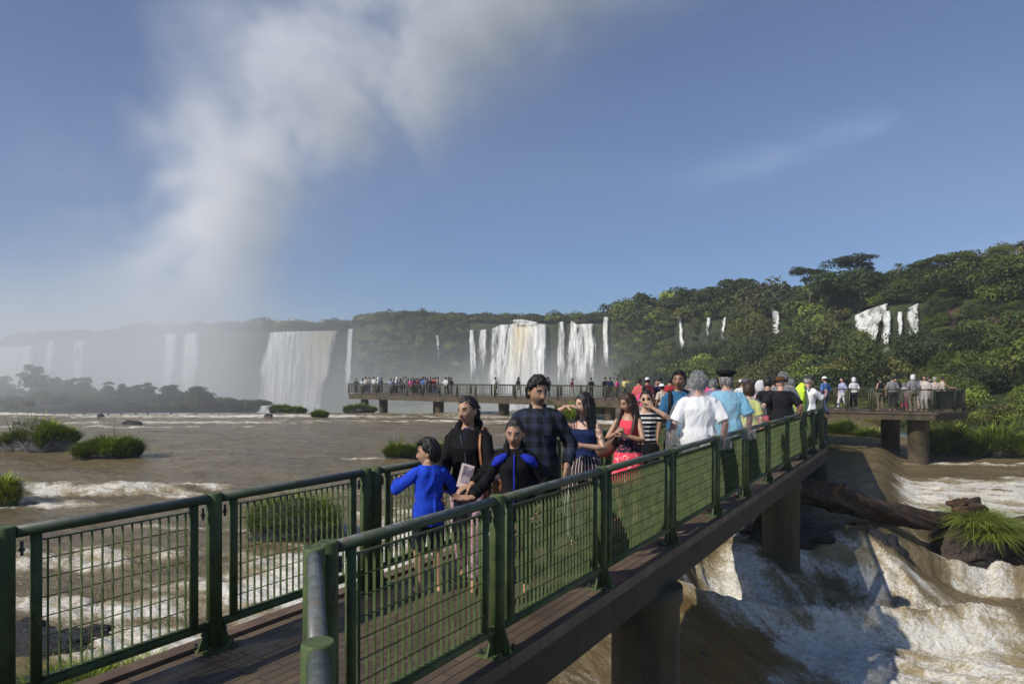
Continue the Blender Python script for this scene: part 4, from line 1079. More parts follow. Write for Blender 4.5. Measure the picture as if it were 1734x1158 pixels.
def islet(px, py, wpx, hpx, label, z=-1.62, seed=1, dens=1.0, name='grassy_islet', rockm=M_ROCKD, rock_h=0.18, tint=0, tufts=4, bw=0.02, blade=1.0, depth=0.55):
    """tuft-covered rock; (px,py) is the waterline centre in the photo, wpx/hpx its drawn size"""
    g = ground(px, py, z); Y = g.y; W = wpx/F*Y/2; Hh = hpx/F*Y
    root = empty(name, (g.x, g.y+W*depth*0.6, z)); tag(root, label, 'islet', 'grassy islets in the river')
    mb = MB(); rock_mesh(mb, (0, 0, Hh*rock_h*0.2), (W*0.92, W*depth, Hh*max(rock_h, .12)+0.25), seed, amp=0.22)
    mb.build('rock', rockm, root)
    parts, cols = [], []
    r_ = random.Random(seed)
    sb = MB()
    for i in range(tufts):
        fx = (i+0.5)/tufts*2-1 if tufts > 1 else 0
        tw = W/tufts*1.45
        hh = Hh*r_.uniform(0.72, 1.05)*(1-0.28*fx*fx)
        z0 = Hh*rock_h*0.5
        hd = max(0.05, (hh-z0))
        cx_, cy_ = fx*W*0.74, r_.uniform(-.2, .2)*W*depth
        sb.ellipsoid((cx_, cy_, z0*0.8), (tw*0.85, W*depth*0.72, hd*0.50), 14, 8)
        for layer in range(2):
            n = int(560*dens)
            dome = (lambda q_: (lambda ux, uy: q_*np.sqrt(np.clip(1-ux*ux-uy*uy, 0, 1))))(hd*0.48)
            parts.append(grass_arr(n, cx_, cy_, z0*0.7, tw*0.9, W*depth*0.78, hd*(0.62+0.16*layer), bw, seed*50+i*3+layer, out=0.95-0.35*layer, droop=.62, hz=dome))
            cols.append(np.array(GG[(tint+r_.randint(0, 1)) % 3])*r_.uniform(0.75, 1.15))
    for i in range(3):
        n = int(26*dens)
        parts.append(grass_arr(n, r_.uniform(-.5, .5)*W, r_.uniform(-.2, .2)*W*depth, Hh*rock_h*.4, W*0.35, W*depth*.5, Hh*r_.uniform(.9, 1.25), bw*.8, seed*77+i, out=0.28, droop=.25)); cols.append(np.array(GG[(tint+i) % 3])*r_.uniform(.8, 1.2))
    sb.build('turf', mat('turf', (0.075, 0.105, 0.022), .95, var=.4, scale=2, bump=.5), root)
    grass('grass', parts, root, cols)
    return root
islet(48, 764, 140, 58, 'large grassy islet with pale bare rock showing, at the left edge of the river', seed=3, dens=2.2, rockm=M_ROCKG, rock_h=0.55, tint=1, tufts=6, bw=0.05)
islet(172, 776, 116, 44, 'compact grassy islet right of the larger one in the left river', seed=4, dens=2.4, rock_h=0.12, tint=0, tufts=4, bw=0.045)
islet(-6, 856, 60, 56, 'dark grassy islet cut by the left edge beside the standing wave', seed=5, dens=1.6, tint=1, tufts=2, bw=0.03)
islet(490, 922, 165, 98, 'grass-topped black rock seen through the left guard rail', z=-1.72, seed=6, dens=1.5, rock_h=0.42, tint=0, tufts=3, bw=0.018)
islet(678, 777, 52, 37, 'left tuft of three grassy islets just beyond the left guard rail', seed=7, dens=1.8, rock_h=0.2, tint=0, tufts=2, bw=0.04)
islet(722, 772, 48, 34, 'middle tuft of three grassy islets just beyond the left guard rail', seed=8, dens=1.8, rock_h=0.2, tint=0, tufts=2, bw=0.04)
islet(768, 772, 44, 33, 'right tuft of three grassy islets, beside the woman in black', seed=9, dens=1.8, rock_h=0.2, tint=2, tufts=2, bw=0.04)
islet(966, 738, 70, 56, 'bright green bushy islet between the man in plaid and the woman shading her eyes', seed=10, dens=1.6, rock_h=0.15, tint=2, tufts=3, bw=0.07)
islet(1010, 702, 60, 30, 'green islet under the far walkway behind the woman shading her eyes', seed=11, dens=1.6, rock_h=0.15, tint=1, tufts=3, bw=0.09)
islet(472, 697, 36, 15, 'left of the small dark round islets before the great curtain fall', seed=12, dens=1.8, rock_h=0.15, tint=1, tufts=2, bw=0.08, depth=.8)
islet(500, 699, 26, 14, 'middle of the small dark round islets before the great curtain fall', seed=13, dens=1.6, rock_h=0.15, tint=1, tufts=1, bw=0.08, depth=.8)
islet(540, 707, 22, 18, 'small round tuft alone in the river, right of the dark round islets', seed=14, dens=1.6, rock_h=0.15, tint=1, tufts=1, bw=0.07, depth=.8)
islet(608, 697, 60, 14, 'low green islet at the foot of the far walkway pillars', seed=15, dens=1.2, rock_h=0.3, tint=0, tufts=3, bw=0.08, depth=.8)
for i, (px, py, w_) in enumerate(((225, 718, 38), (170, 706, 14), (455, 706, 16), (28, 719, 12))):
    g = ground(px, py, -1.6); W = w_/F*g.y/2
    mb = MB(); rock_mesh(mb, (0, 0, 0), (W, W*0.6, 0.30), 40+i, 20, 12)
    tag(mb.build('river_rock', M_ROCKD, loc=(g.x, g.y, -1.62)), ['flat dark rock awash in the foam, widest of the bare rocks far left', 'small dark rock awash near the misty island', 'small wet rock in front of the great curtain fall', 'tiny rock awash at the far left edge'][i], 'rock', 'bare rocks in the river')
# near left corner: rock and long grass below the guard rail
def near_rock(px, py, z, r, seed, label, m=M_ROCKD, amp=.3, name='river_rock'):
    g = ground(px, py, z); mb = MB(); rock_mesh(mb, (0, 0, 0), r, seed, 56, 36, amp)
    return tag(mb.build(name, m, loc=(g.x, g.y, z)), label, 'rock', 'bare rocks in the river')
near_rock(70, 1105, -1.75, (0.75, 0.45, 0.30), 60, 'dark wet rock behind the lower left guard rail')
near_rock(20, 1090, -1.80, (0.55, 0.40, 0.33), 61, 'dark wet rock at the very left, below the guard rail')
near_rock(150, 1085, -1.80, (0.35, 0.25, 0.22), 63, 'small wet stone right of the dark rocks at the lower left')
near_rock(1185, 1150, -3.0, (0.75, 0.7, 0.55), 64, 'black rock at the foot of the nearest pillar')
near_rock(1470, 950, -2.35, (0.65, 1.1, 0.75), 65, 'dark rock shoulder beside the shaded cascade')
near_rock(1330, 905, -1.62, (1.0, 0.5, 0.38), 66, 'dark boulder between the second pillar and the log')
near_rock(1520, 930, -2.95, (0.30, 0.22, 0.16), 67, 'small wet stone in the shaded pool behind the cascade')
near_rock(1540, 905, -2.6, (0.45, 0.3, 0.35), 69, 'dark stone under the right end of the log')
g = ground(160, 1165, -1.45)
gr = empty('grass_tussock', (g.x, g.y, -1.5)); tag(gr, 'long green grass on the bank at the bottom left, below the guard rail', 'grass tussock')
mb = MB(); rock_mesh(mb, (0, 0, -0.25), (1.15, 0.6, 0.38), 70); mb.build('soil', M_ROCKD, gr)
grass('grass', [grass_arr(620, -0.35+0.35*i, 0.1*(i % 2), 0.0, 0.42, 0.32, 0.42, 0.012, 300+i, out=0.6) for i in range(5)], gr, [GG[0], GG[2], GG[0], GG[1], GG[2]])
# thin bare weed in front of the left panel
g = ground(145, 1120, -1.5); wd = empty('weed', (g.x, g.y, -1.5)); tag(wd, 'thin dry branching weed behind the lower left guard rail', 'weed')
mb = MB(); r_ = random.Random(5)
def twig(p, d, L_, r0, dep):
    q = p+d*L_; mb.tube([p, p.lerp(q, .5)+Vector((r_.uniform(-.02, .02), 0, 0)), q], [r0, r0*.8, r0*.6], 5)
    if dep:
        for k in range(3):
            dd = (d+Vector((r_.uniform(-.6, .6), r_.uniform(-.4, .4), r_.uniform(0, .5)))).normalized(); twig(p.lerp(q, r_.uniform(.5, 1)), dd, L_*r_.uniform(.45, .7), r0*.6, dep-1)
twig(Vector((0, 0, 0)), Vector((0.12, 0, 1)).normalized(), 0.75, 0.005, 3)
mb.build('stem', mat('dry_stem', (0.10, 0.075, 0.045), 0.9), wd)

# right foreground: boulder with long grass, log with root ball
gb = empty('grassy_boulder', (12.0, 18.3, -2.9)); tag(gb, 'reddish boulder topped with long bright grass, right of the log', 'boulder')
mb = MB()
rock_mesh(mb, (-0.35, -0.05, 0.30), (0.95, 0.75, 0.78), 81, 56, 36, .22); mb.build('rock', M_ROCKB, gb)
mb = MB(); rock_mesh(mb, (0.9, 0.15, 0.05), (1.2, 0.7, 0.55), 82, 56, 36, .3); mb.build('rock', M_ROCKB, gb)
mb = MB(); rock_mesh(mb, (2.0, 0.25, 0.0), (0.9, 0.6, 0.48), 83, 40, 26, .3); mb.build('rock', M_ROCKB, gb)
mb = MB(); rock_mesh(mb, (-0.1, -0.60, 0.0), (0.5, 0.3, 0.2), 84, 30, 20, .3); mb.build('rock', M_ROCKD, gb)
grass('grass', [grass_arr(2600, -0.15, -0.15, 0.98, 0.45, 0.35, 0.72, 0.014, 401, out=1.1, droop=.9), grass_arr(2100, 0.15, -0.35, 0.70, 0.45, 0.33, 0.72, 0.014, 402, out=1.2, droop=1.0),
   grass_arr(2100, 0.75, 0.0, 0.62, 0.5, 0.35, 0.58, 0.013, 403, out=.9, droop=.8), grass_arr(2100, 1.35, 0.05, 0.50, 0.55, 0.35, 0.54, 0.013, 404, out=.9), grass_arr(500, 2.0, 0.1, 0.40, 0.5, 0.35, 0.50, 0.013, 405, out=.9), grass_arr(300, 0.3, 0.1, .9, 0.5, 0.3, 0.55, 0.016, 406, out=.5)],
   gb, [(0.26, 0.32, 0.045), (0.25, 0.31, 0.045), (0.22, 0.29, 0.045), (0.25, 0.29, 0.06), (0.20, 0.27, 0.05), (0.28, 0.31, 0.08)])
M_LOG = mat_rock('dead_wood', (0.022, 0.013, 0.008), (0.075, 0.040, 0.020), (0.17, 0.080, 0.032), 0.55, 2.6)
lg = empty('fallen_log', (9, 17.6, -1.6)); tag(lg, 'huge dark fallen log lying from the second pillar to the grassy boulder', 'log')
o4 = Vector((9, 17.6, -1.6))
def lp(px, py, Y): return at(px, py, Y)-o4
r_ = random.Random(3)
pts = [lp(1290, 838, 15.7), lp(1340, 833, 16.0), lp(1400, 840, 16.4), lp(1460, 856, 16.9), lp(1520, 872, 17.4), lp(1575, 882, 17.9), lp(1625, 880, 18.4)]
rad = [0.28, 0.29, 0.29, 0.28, 0.24, 0.19, 0.15]
def limb(mb, pts, rad, n=26, seed=0, amp=.12, sub=5):
    P, Rr = [], []
    for i in range(len(pts)-1):
        for k in range(sub):
            t_ = k/sub; P.append(Vector(pts[i]).lerp(Vector(pts[i+1]), t_)); Rr.append(rad[i]*(1-t_)+rad[i+1]*t_)
    P.append(Vector(pts[-1])); Rr.append(rad[-1])
    T0 = len(mb.v); mb.tube(P, Rr, n)
    arr = np.array(mb.v[T0:]); c = np.repeat(np.array([tuple(p) for p in P]), n, 0)[:len(arr)]
    ang = np.tile(np.arange(n)/n*2*np.pi, len(P)); ln = np.repeat(np.arange(len(P)), n)
    k = 1+amp*1.6*fbm(np.cos(ang)*2.2+seed, np.sin(ang)*2.2+ln*0.16, 4)+amp*0.5*fbm(ang*3+seed, ln*0.5, 3)
    arr = c+(arr-c)*k[:, None]
    mb.v[T0:] = [tuple(p) for p in arr]
mb = MB(); limb(mb, pts, rad, n=40, seed=1, amp=.34, sub=9); mb.build('trunk', M_LOG, lg)
for q in (([lp(1400, 842, 16.4), lp(1425, 825, 16.2), lp(1432, 818, 16.1)], [0.10, 0.06, 0.02]), ([lp(1330, 850, 15.8), lp(1300, 885, 15.6), lp(1285, 905, 15.4)], [0.16, 0.10, 0.04]), ([lp(1350, 860, 16.0), lp(1290, 870, 15.2), lp(1270, 900, 15.0)], [0.12, 0.07, 0.03])):
    mb = MB(); limb(mb, q[0], q[1], 14, 3, .2); mb.build('branch', M_LOG, lg)
rb = MB(); rock_mesh(rb, lp(1636, 862, 18.5), (0.42, 0.34, 0.30), 91, 40, 26, .45)
root = rb.build('root_ball', M_LOG, lg)
for i in range(7):
    a = lp(1636+r_.uniform(-15, 15), 862, 18.5); e = a+Vector((r_.uniform(-.38, .38), r_.uniform(-.3, .2), r_.uniform(0.05, .24)))
    mb = MB(); limb(mb, [a, a.lerp(e, .6)+Vector((0, 0, .06)), e], [0.11, 0.085, 0.05], 12, i, .12); mb.build('root', M_LOG, lg)
mb = MB(); limb(mb, [lp(1655, 872, 18.7), lp(1700, 884, 19.0), lp(1745, 874, 19.4), lp(1790, 870, 19.8)], [0.11, 0.08, 0.07, 0.05], 14, 7, .2)
mb.build('branch', M_LOG, lg)

# misty wooded island far left
isl = empty('wooded_island', (-42, 84, -1.7)); tag(isl, 'long low wooded island lost in the spray at the far left of the river', 'island')
mb = MB()
for i in range(9): rock_mesh(mb, (-46+i*9.2, 4+2*math.sin(i), -0.6), (8, 5, 1.3+0.4*math.sin(i*2)), 200+i, 30, 16)
mb2 = MB(); 
RRR = []
for i in range(40):
    x = -62+i*1.85; k = math.sin(math.pi*min(1, (i+1)/8)) if i < 4 else 1; e = min(1, (39-i)/9+0.05)
    hgt = (0.7+0.2*math.sin(i*.7))*e; wdt = (6+1.3*math.sin(i*.5))*(.25+.75*e)
    RRR.append([Vector((x, 4+math.cos(a)*wdt, math.sin(a)*hgt if math.sin(a) > 0 else math.sin(a)*1.0)) for a in [2*math.pi*k_/16 for k_ in range(16)]])
mb2.rings(RRR).build('shore', M_ROCKD, isl)
lf = Leaves()
r_ = np.random.default_rng(9)
for i in range(900):
    t_ = r_.random()**0.9
    x = -60+72*t_; e = min(1.0, (12-x)/26+0.06); e = max(e, .1)
    y = 3+r_.normal()*4.2*e; s_ = r_.uniform(0.7, 1.7)*(0.55+0.45*e)
    zz = (-0.3+r_.random()*1.7)*e
    lf.add(BASE[r_.integers(0, 8)], (x, y, zz), (s_, s_, s_), r_.uniform(0, 6), GREENS[r_.integers(0, 6)])
li = link('undergrowth', lf.mesh('undergrowth'), M_LEAF, isl); li['kind'] = 'stuff'
for i, (px, pt, pb, w_, Y) in enumerate(((56, 620, 690, 42, 86), (92, 640, 690, 30, 88), (118, 642, 690, 30, 87), (142, 640, 690, 30, 88), (184, 646, 690, 22, 86), (206, 652, 690, 26, 85), (230, 653, 690, 22, 87), (250, 650, 690, 26, 86), (290, 655, 690, 32, 86), (335, 658, 690, 44, 85), (0, 642, 690, 40, 90))):
    tree(px, pt, pb, Y, w_, ['tallest round-crowned tree on the misty island', 'round tree right of the tallest one on the misty island', 'middle tree of the close row on the misty island', 'last tree of the close row on the misty island', 'first of two small round trees in the middle of the misty island', 'second of two small round trees in the middle of the misty island', 'small dark tree past the middle of the misty island', 'rounded tree beside the small dark one on the misty island', 'low spreading tree on the right half of the misty island', 'broad low tree near the tapering right end of the misty island', 'hazy tree at the left picture edge on the misty island'][i], 'dome', 0, 300+i, 'trees on the misty island')

# shore bushes on the right bank
for i, (px, py, w_, h_, z) in enumerate(((1432, 750, 50, 42, -2.2), (1478, 754, 56, 34, -2.2), (1620, 772, 90, 60, -2.3), (1690, 778, 110, 64, -2.4), (1760, 780, 90, 60, -2.4))):
    islet(px, py, w_, h_, ['grassy bank bush just right of the footbridge end, under the right platform', 'low leafy bank bush left of the platform pillars', 'overhanging grass bank right of the outer platform pillar', 'thick overhanging grass bank near the right edge', 'overhanging grass bank cut by the right edge'][i], z=z, seed=500+i, dens=2.6, rock_h=0.25, tint=[0, 2, 2, 0, 2][i], tufts=4, bw=0.05, name='bank_grass', depth=.7)
# ================================================================= people
def remesh(mb, voxel, smooth=2, name='m'):
    me = mb.mesh(name)
    ob = bpy.data.objects.new('tmp', me); COL.objects.link(ob)
    md = ob.modifiers.new('r', 'REMESH'); md.mode = 'VOXEL'; md.voxel_size = voxel; md.use_smooth_shade = True
    if smooth:
        m2 = ob.modifiers.new('s', 'SMOOTH'); m2.factor = 0.5; m2.iterations = smooth
    dg = bpy.context.evaluated_depsgraph_get(); dg.update()
    ev = ob.evaluated_get(dg); out = bpy.data.meshes.new_from_object(ev, depsgraph=dg)
    bpy.data.objects.remove(ob); bpy.data.meshes.remove(me)
    out.name = name
    out.polygons.foreach_set('use_smooth', np.full(len(out.polygons), True))
    return out
def co_np(me):
    a = np.empty(len(me.vertices)*3, np.float32); me.vertices.foreach_get('co', a); return a.reshape(-1, 3)
def set_co(me, a): me.vertices.foreach_set('co', a.astype(np.float32).ravel()); me.update()
def wrinkle(me, amp, sc_=7.0, seed=0):
    a = co_np(me); no = np.empty(len(a)*3, np.float32); me.vertices.foreach_get('normal', no); no = no.reshape(-1, 3)
    n = fbm(a[:, 0]*sc_+a[:, 1]*sc_*0.8+seed+a[:, 2]*sc_*.25, a[:, 2]*sc_*0.45-a[:, 1]*sc_*0.3, 3, .45)
    n = 0.7-np.abs(n)*3
    set_co(me, a+no*(n*amp)[:, None])

def skin_mat(name, c):
    if name in MATS: return MATS[name]
    m, t, b, tc = new_mat(name)
    at_ = t.attr('paint')
    n = t.noise(tc.outputs['Object'], 14, 4, 0.6)
    base = t.mix(n, tuple(x*0.85 for x in c), tuple(min(1, x*1.12) for x in c))
    t.link(t.mix(at_.outputs['Alpha'], base, at_.outputs['Color']), b.inputs['Base Color'])
    b.inputs['Roughness'].default_value = 0.5; b.inputs['Subsurface Weight'].default_value = 0.0
    MATS[name] = m; return m
SK = {'light': (0.50, 0.30, 0.21), 'tan': (0.40, 0.225, 0.145), 'brown': (0.27, 0.145, 0.085), 'red': (0.50, 0.27, 0.20)}
def cloth(name, c, var=0.18, rough=0.85): return mat('cloth_'+name, c, rough, var=var, scale=9, bump=0.3, bscale=90, bdist=0.003, spec=0.2)
def hairm(name, c): return mat('hair_'+name, c, 0.6, var=0.5, scale=30, bump=0.8, bscale=70, bdist=0.006, stretch=(1, 1, 0.25))
HB = hairm('black', (0.012, 0.009, 0.008)); HBR = hairm('brown', (0.045, 0.022, 0.013)); HG = hairm('grey', (0.30, 0.29, 0.28))
def pattern(name, fn, rough=0.8):
    if name in MATS: return MATS[name]
    m, t, b, tc = new_mat(name)
    c = fn(t, tc.outputs['Object']); t.link(c, b.inputs['Base Color']); b.inputs['Roughness'].default_value = rough; b.inputs['Specular IOR Level'].default_value = 0.2
    MATS[name] = m; return m
def stripes(c1, c2, axis, per, frac=0.5, c3=None):
    def fn(t, v):
        s_ = t.sep(v)[axis] if axis < 3 else t.math('MULTIPLY', t.math('ARCTAN2', t.sep(v)[1], t.sep(v)[0]), 0.17)
        f = t.math('FRACT', t.math('MULTIPLY', s_, 1/per))
        c = t.mix(t.maprange(f, frac-0.04, frac+0.04), c1, c2)
        if c3:
            f2 = t.math('FRACT', t.math('MULTIPLY', s_, 0.5/per)); c = t.mix(t.maprange(f2, 0.80, 0.84), c, c3)
        return c
    return fn
def plaid(t, v):
    x, y, z = t.sep(v)
    a = t.maprange(t.math('FRACT', t.math('MULTIPLY', x, 1/0.11)), 0.45, 0.55); b_ = t.maprange(t.math('FRACT', t.math('MULTIPLY', z, 1/0.11)), 0.45, 0.55)
    return t.mix(t.math('MULTIPLY', t.math('ADD', a, b_), 0.5), (0.006, 0.007, 0.009), (0.024, 0.031, 0.058))
def floral(c1, c2, c3, sc_=22):
    def fn(t, v):
        n = t.noise(v, sc_, 3, 0.6, 0.8); n2 = t.noise(v, sc_*0.6, 2, 0.5, 1.5)
        return t.mix(t.maprange(n2, 0.55, 0.6), t.mix(t.maprange(n, 0.52, 0.58), c1, c2), c3)
    return fn
def poncho_mat(name, tint=(0.9, 0.95, 1.0), op=0.10):
    if name in MATS: return MATS[name]
    m, t, b, tc = new_mat(name)
    n = t.noise(t.mapping(tc.outputs['Object'], (1, 1, 0.45)), 13, 5, 0.7, 1.2)
    rdg = t.maprange(t.math('ABSOLUTE', t.math('SUBTRACT', n, 0.5)), 0.028, 0.0)
    b.inputs['Base Color'].default_value = (*tint, 1); b.inputs['Roughness'].default_value = 0.18; b.inputs['Specular IOR Level'].default_value = 1.0
    t.link(t.math('ADD', op, t.math('MULTIPLY', rdg, 0.15)), b.inputs['Alpha'])
    t.link(t.bump(n, 1.0, 0.03), b.inputs['Normal'])
    MATS[name] = m; return m
PON = poncho_mat('clear_poncho')

def head_geo(mb, c, M3, s=1.0, nu=44, nv=34, fem=False):
    """a head with brow, sockets, nose, lips, chin; c = centre, M3 = 3x3 rotation; faces -Y"""
    ph = np.linspace(0, 2*np.pi, nu, endpoint=False); thv = np.linspace(0.03, np.pi-0.03, nv)
    P, T_ = np.meshgrid(ph, thv)
    ux = np.sin(T_)*np.cos(P); uy = np.sin(T_)*np.sin(P); uz = np.cos(T_)
    x = ux*0.075; y = uy*0.095; z = uz*0.118
    low = np.clip(-uz, 0, 1)
    x = x*(1-0.34*low**1.6)
    y = np.where(uy > 0, y*(1-0.55*low**1.1), y*(1-0.10*low**2))
    y = np.where((uy < 0) & (low > 0), y-0.006*low, y)
    front = np.clip(-uy, 0, 1)**0.5
    G = lambda a, m_, s_: np.exp(-((a-m_)/s_)**2)
    d = np.zeros_like(x)
    noz = np.clip((0.022-z)/0.052, 0, 1)*(z > -0.034)+np.clip(1-(-0.034-z)/0.012, 0, 1)*(z <= -0.034)
    d += 0.026*G(x, 0, 0.011)*np.clip(noz, 0, 1)+0.007*G(np.abs(x), 0.013, 0.008)*G(z, -0.030, 0.009)
    d -= 0.010*G(np.abs(x), 0.031, 0.016)*G(z, 0.006, 0.012)
    d += 0.004*G(np.abs(x), 0.030, 0.024)*G(z, 0.028, 0.009)
    d += 0.007*G(x, 0, 0.024)*G(z, -0.062, 0.011)
    d -= 0.005*G(x, 0, 0.022)*G(z, -0.0625, 0.0028)
    d += 0.008*G(x, 0, 0.022)*G(z, -0.100, 0.014)
    d += 0.004*G(np.abs(x), 0.043, 0.018)*G(z, -0.022, 0.018)
    y = y-d*front
    V = np.stack([x, y, z], -1)*s
    V = V@np.array(M3).T+np.array(c)
    RR = [[tuple(V[j, i]) for i in range(nu)] for j in range(nv-1, -1, -1)]
    mb.rings(RR)
    for sg in (-1, 1):
        e = np.array(M3)@np.array((sg*0.076, 0.010, -0.006))*s+np.array(c)
        mb.ellipsoid(e, (0.011*s, 0.019*s, 0.032*s), 10, 8, Matrix(M3)@Matrix.Rotation(sg*0.25, 3, 'Z'))
def hair_cap(mb, c, M3, s, style, seed=0, nu=48, nv=34):
    ph = np.linspace(0, 2*np.pi, nu, endpoint=False); thv = np.linspace(0.03, np.pi-0.03, nv)
    P, T_ = np.meshgrid(ph, thv)
    ux = np.sin(T_)*np.cos(P); uy = np.sin(T_)*np.sin(P); uz = np.cos(T_)
    x = ux*0.075; y = uy*0.095; z = uz*0.118
    low = np.clip(-uz, 0, 1)
    x = x*(1-0.22*low**1.6); y = np.where(uy > 0, y*(1-0.45*low**1.3), y)
    hl = {'short': 0.062, 'spiky': 0.066, 'tied': 0.072, 'long': 0.068, 'curly': 0.055, 'buzz': 0.070}.get(style, 0.065)
    side = np.abs(ux)
    # hair where: above the hairline in front, beside/behind the ears
    lim = np.where(uy < -0.15, hl-0.05*np.clip(side-0.55, 0, 1)*2.2, np.where(uy < 0.2, -0.005, -0.075))
    if style in ('long', 'curly'): lim = np.where(uy < -0.25, hl-0.10*np.clip(side-0.5, 0, 1)*2.5, -0.095)
    mk = sst(-0.008, 0.010, z-lim)
    th_ = {'short': 0.014, 'spiky': 0.022, 'tied': 0.008, 'long': 0.018, 'curly': 0.035, 'buzz': 0.006}.get(style, 0.014)
    n = fbm(ux*4+seed, uy*4+uz*3, 3)
    nf = fbm(ux*(9 if style != 'curly' else 7)+seed+uz*2, uy*(9 if style != 'curly' else 7)+uz*5, 3)
    t_ = (0.003+th_*sst(0.0, 0.045, z-lim))*(0.75+0.5*np.clip(uz, 0, 1))+mk*(0.010*n+(0.012 if style in ('spiky', 'curly') else 0.004)*nf)
    k = np.where(mk > 0.02, 1.0, 0)
    r = np.sqrt(x*x+y*y+z*z)
    f = (1+t_/r)*mk+(1-mk)*0.80
    V = np.stack([x*f, y*f, z*f], -1)*s@np.array(M3).T+np.array(c)
    mb.rings([[tuple(V[j, i]) for i in range(nu)] for j in range(nv-1, -1, -1)])

def strands(hc, hm, s, style, seed, n=420):
    mb = MB(); r_ = np.random.default_rng(int(seed*100) % 9999); k = 0
    hl = 0.062 if style != 'spiky' else 0.064
    while k < n:
        u = r_.normal(size=3); u /= np.linalg.norm(u)
        x, y, z = u[0]*.075, u[1]*.095, u[2]*.118
        lim = hl-0.05*max(0, abs(u[0])-.55)*2.2 if u[1] < -.15 else (-0.005 if u[1] < .2 else -0.075)
        if style in ('long', 'curly'): lim = hl-0.10*max(0, abs(u[0])-.5)*2.5 if u[1] < -.25 else -.095
        if z < lim+.004: continue
        k += 1
        p = np.array((x, y, z))*1.10
        nn = np.array((u[0]/.075, u[1]/.095, u[2]/.118)); nn /= np.linalg.norm(nn)
        if style == 'spiky': d = nn*.9+np.array((0, -.25, .45))+r_.normal(size=3)*.35; L_ = r_.uniform(.018, .034); w_ = .0042
        elif style == 'tied': d = np.array((0, 1.0, -.25))+nn*.06+r_.normal(size=3)*.05; L_ = r_.uniform(.03, .05); w_ = .003
        elif style in ('long',): d = np.array((0, .35, -1.0))*max(0, 1-abs(nn[2]))+np.array((math.copysign(.5, u[0]), .4, 0))*abs(nn[2])+nn*.08+r_.normal(size=3)*.08; L_ = r_.uniform(.04, .08); w_ = .0035
        elif style == 'curly': d = nn+r_.normal(size=3)*.9; L_ = r_.uniform(.03, .05); w_ = .005
        else: d = nn*.35+np.array((0, -.5 if u[1] < .1 else .2, -.15))+r_.normal(size=3)*.3; L_ = r_.uniform(.016, .026); w_ = .0034
        d /= np.linalg.norm(d); q = p+d*L_
        P = [np.array(hc)+hm@(t_*s) for t_ in (p-nn*.006, p+d*L_*.5+nn*.002, q-nn*.002)]
        mb.tube(P, [w_, w_*.8, .0008], 4)
    return mb
def rot3(yaw=0, pitch=0, roll=0):
    return np.array(Matrix.Rotation(R(yaw), 3, 'Z')@Matrix.Rotation(R(pitch), 3, 'X')@Matrix.Rotation(R(roll), 3, 'Y'))
def ik(a, b_, l1, l2, hint):
    a, b_ = Vector(a), Vector(b_); d = b_-a; L_ = d.length
    if L_ > (l1+l2)*0.995: b_ = a+d.normalized()*(l1+l2)*0.995; d = b_-a; L_ = d.length
    x = (l1*l1-l2*l2+L_*L_)/(2*L_); h = math.sqrt(max(0, l1*l1-x*x)); dn = d.normalized()
    hv = Vector(hint); hv = hv-dn*hv.dot(dn); hv = hv.normalized() if hv.length > 1e-5 else dn.orthogonal().normalized()
    return a+dn*x+hv*h, b_
def hand_geo(mb, wrist, direction, palm_n, s, side, curl=0.5, spread=0.12, thumb=0.6):
    """palm and five separate bent fingers; palm_n = the way the palm faces"""
    d = Vector(direction).normalized(); n = Vector(palm_n); n = (n-d*n.dot(d)).normalized(); a = d.cross(n)*side   # a points to the thumb side
    w = Vector(wrist)
    mb.tube([w-d*0.02*s, w+d*0.015*s, w+d*0.05*s, w+d*0.085*s], [0.024*s, 0.027*s, 0.038*s, 0.037*s], 12, ry=[0.019*s, 0.018*s, 0.016*s, 0.012*s], up=a, round_ends=True)
    LN = [(0.030, 0.040, 0.023, 0.021), (0.011, 0.045, 0.027, 0.022), (-0.009, 0.042, 0.025, 0.021), (-0.028, 0.032, 0.019, 0.018)]
    for i, (o_, l1, l2, l3) in enumerate(LN):
        p = w+d*0.078*s+a*(o_*s); dd = (d+a*(o_*spread*10)).normalized()
        pts = [p-dd*0.01*s, p]; c = curl*(0.8+0.13*i)
        ang = 0
        for l_, k in ((l1, 0.75), (l2, 1.05), (l3, 0.7)):
            ang += c*k
            p = p+(dd*math.cos(ang)+n*math.sin(ang))*(l_*s); pts.append(p)
        mb.tube(pts, [0.0095*s, 0.0095*s, 0.0088*s, 0.0080*s, 0.0068*s], 8, round_ends=True)
    p = w+d*0.022*s+a*0.024*s; td = (d*0.75+a*0.75*(1-thumb*.4)+n*0.35*thumb).normalized()
    q = p+td*0.038*s; td2 = (td+n*0.5*thumb-a*0.3*thumb).normalized(); q2 = q+td2*0.032*s; q3 = q2+(td2+n*0.3*thumb-a*.3*thumb).normalized()*0.024*s
    mb.tube([p-td*0.012*s, p, q, q2, q3], [0.013*s, 0.0135*s, 0.011*s, 0.0098*s, 0.0082*s], 8, round_ends=True)

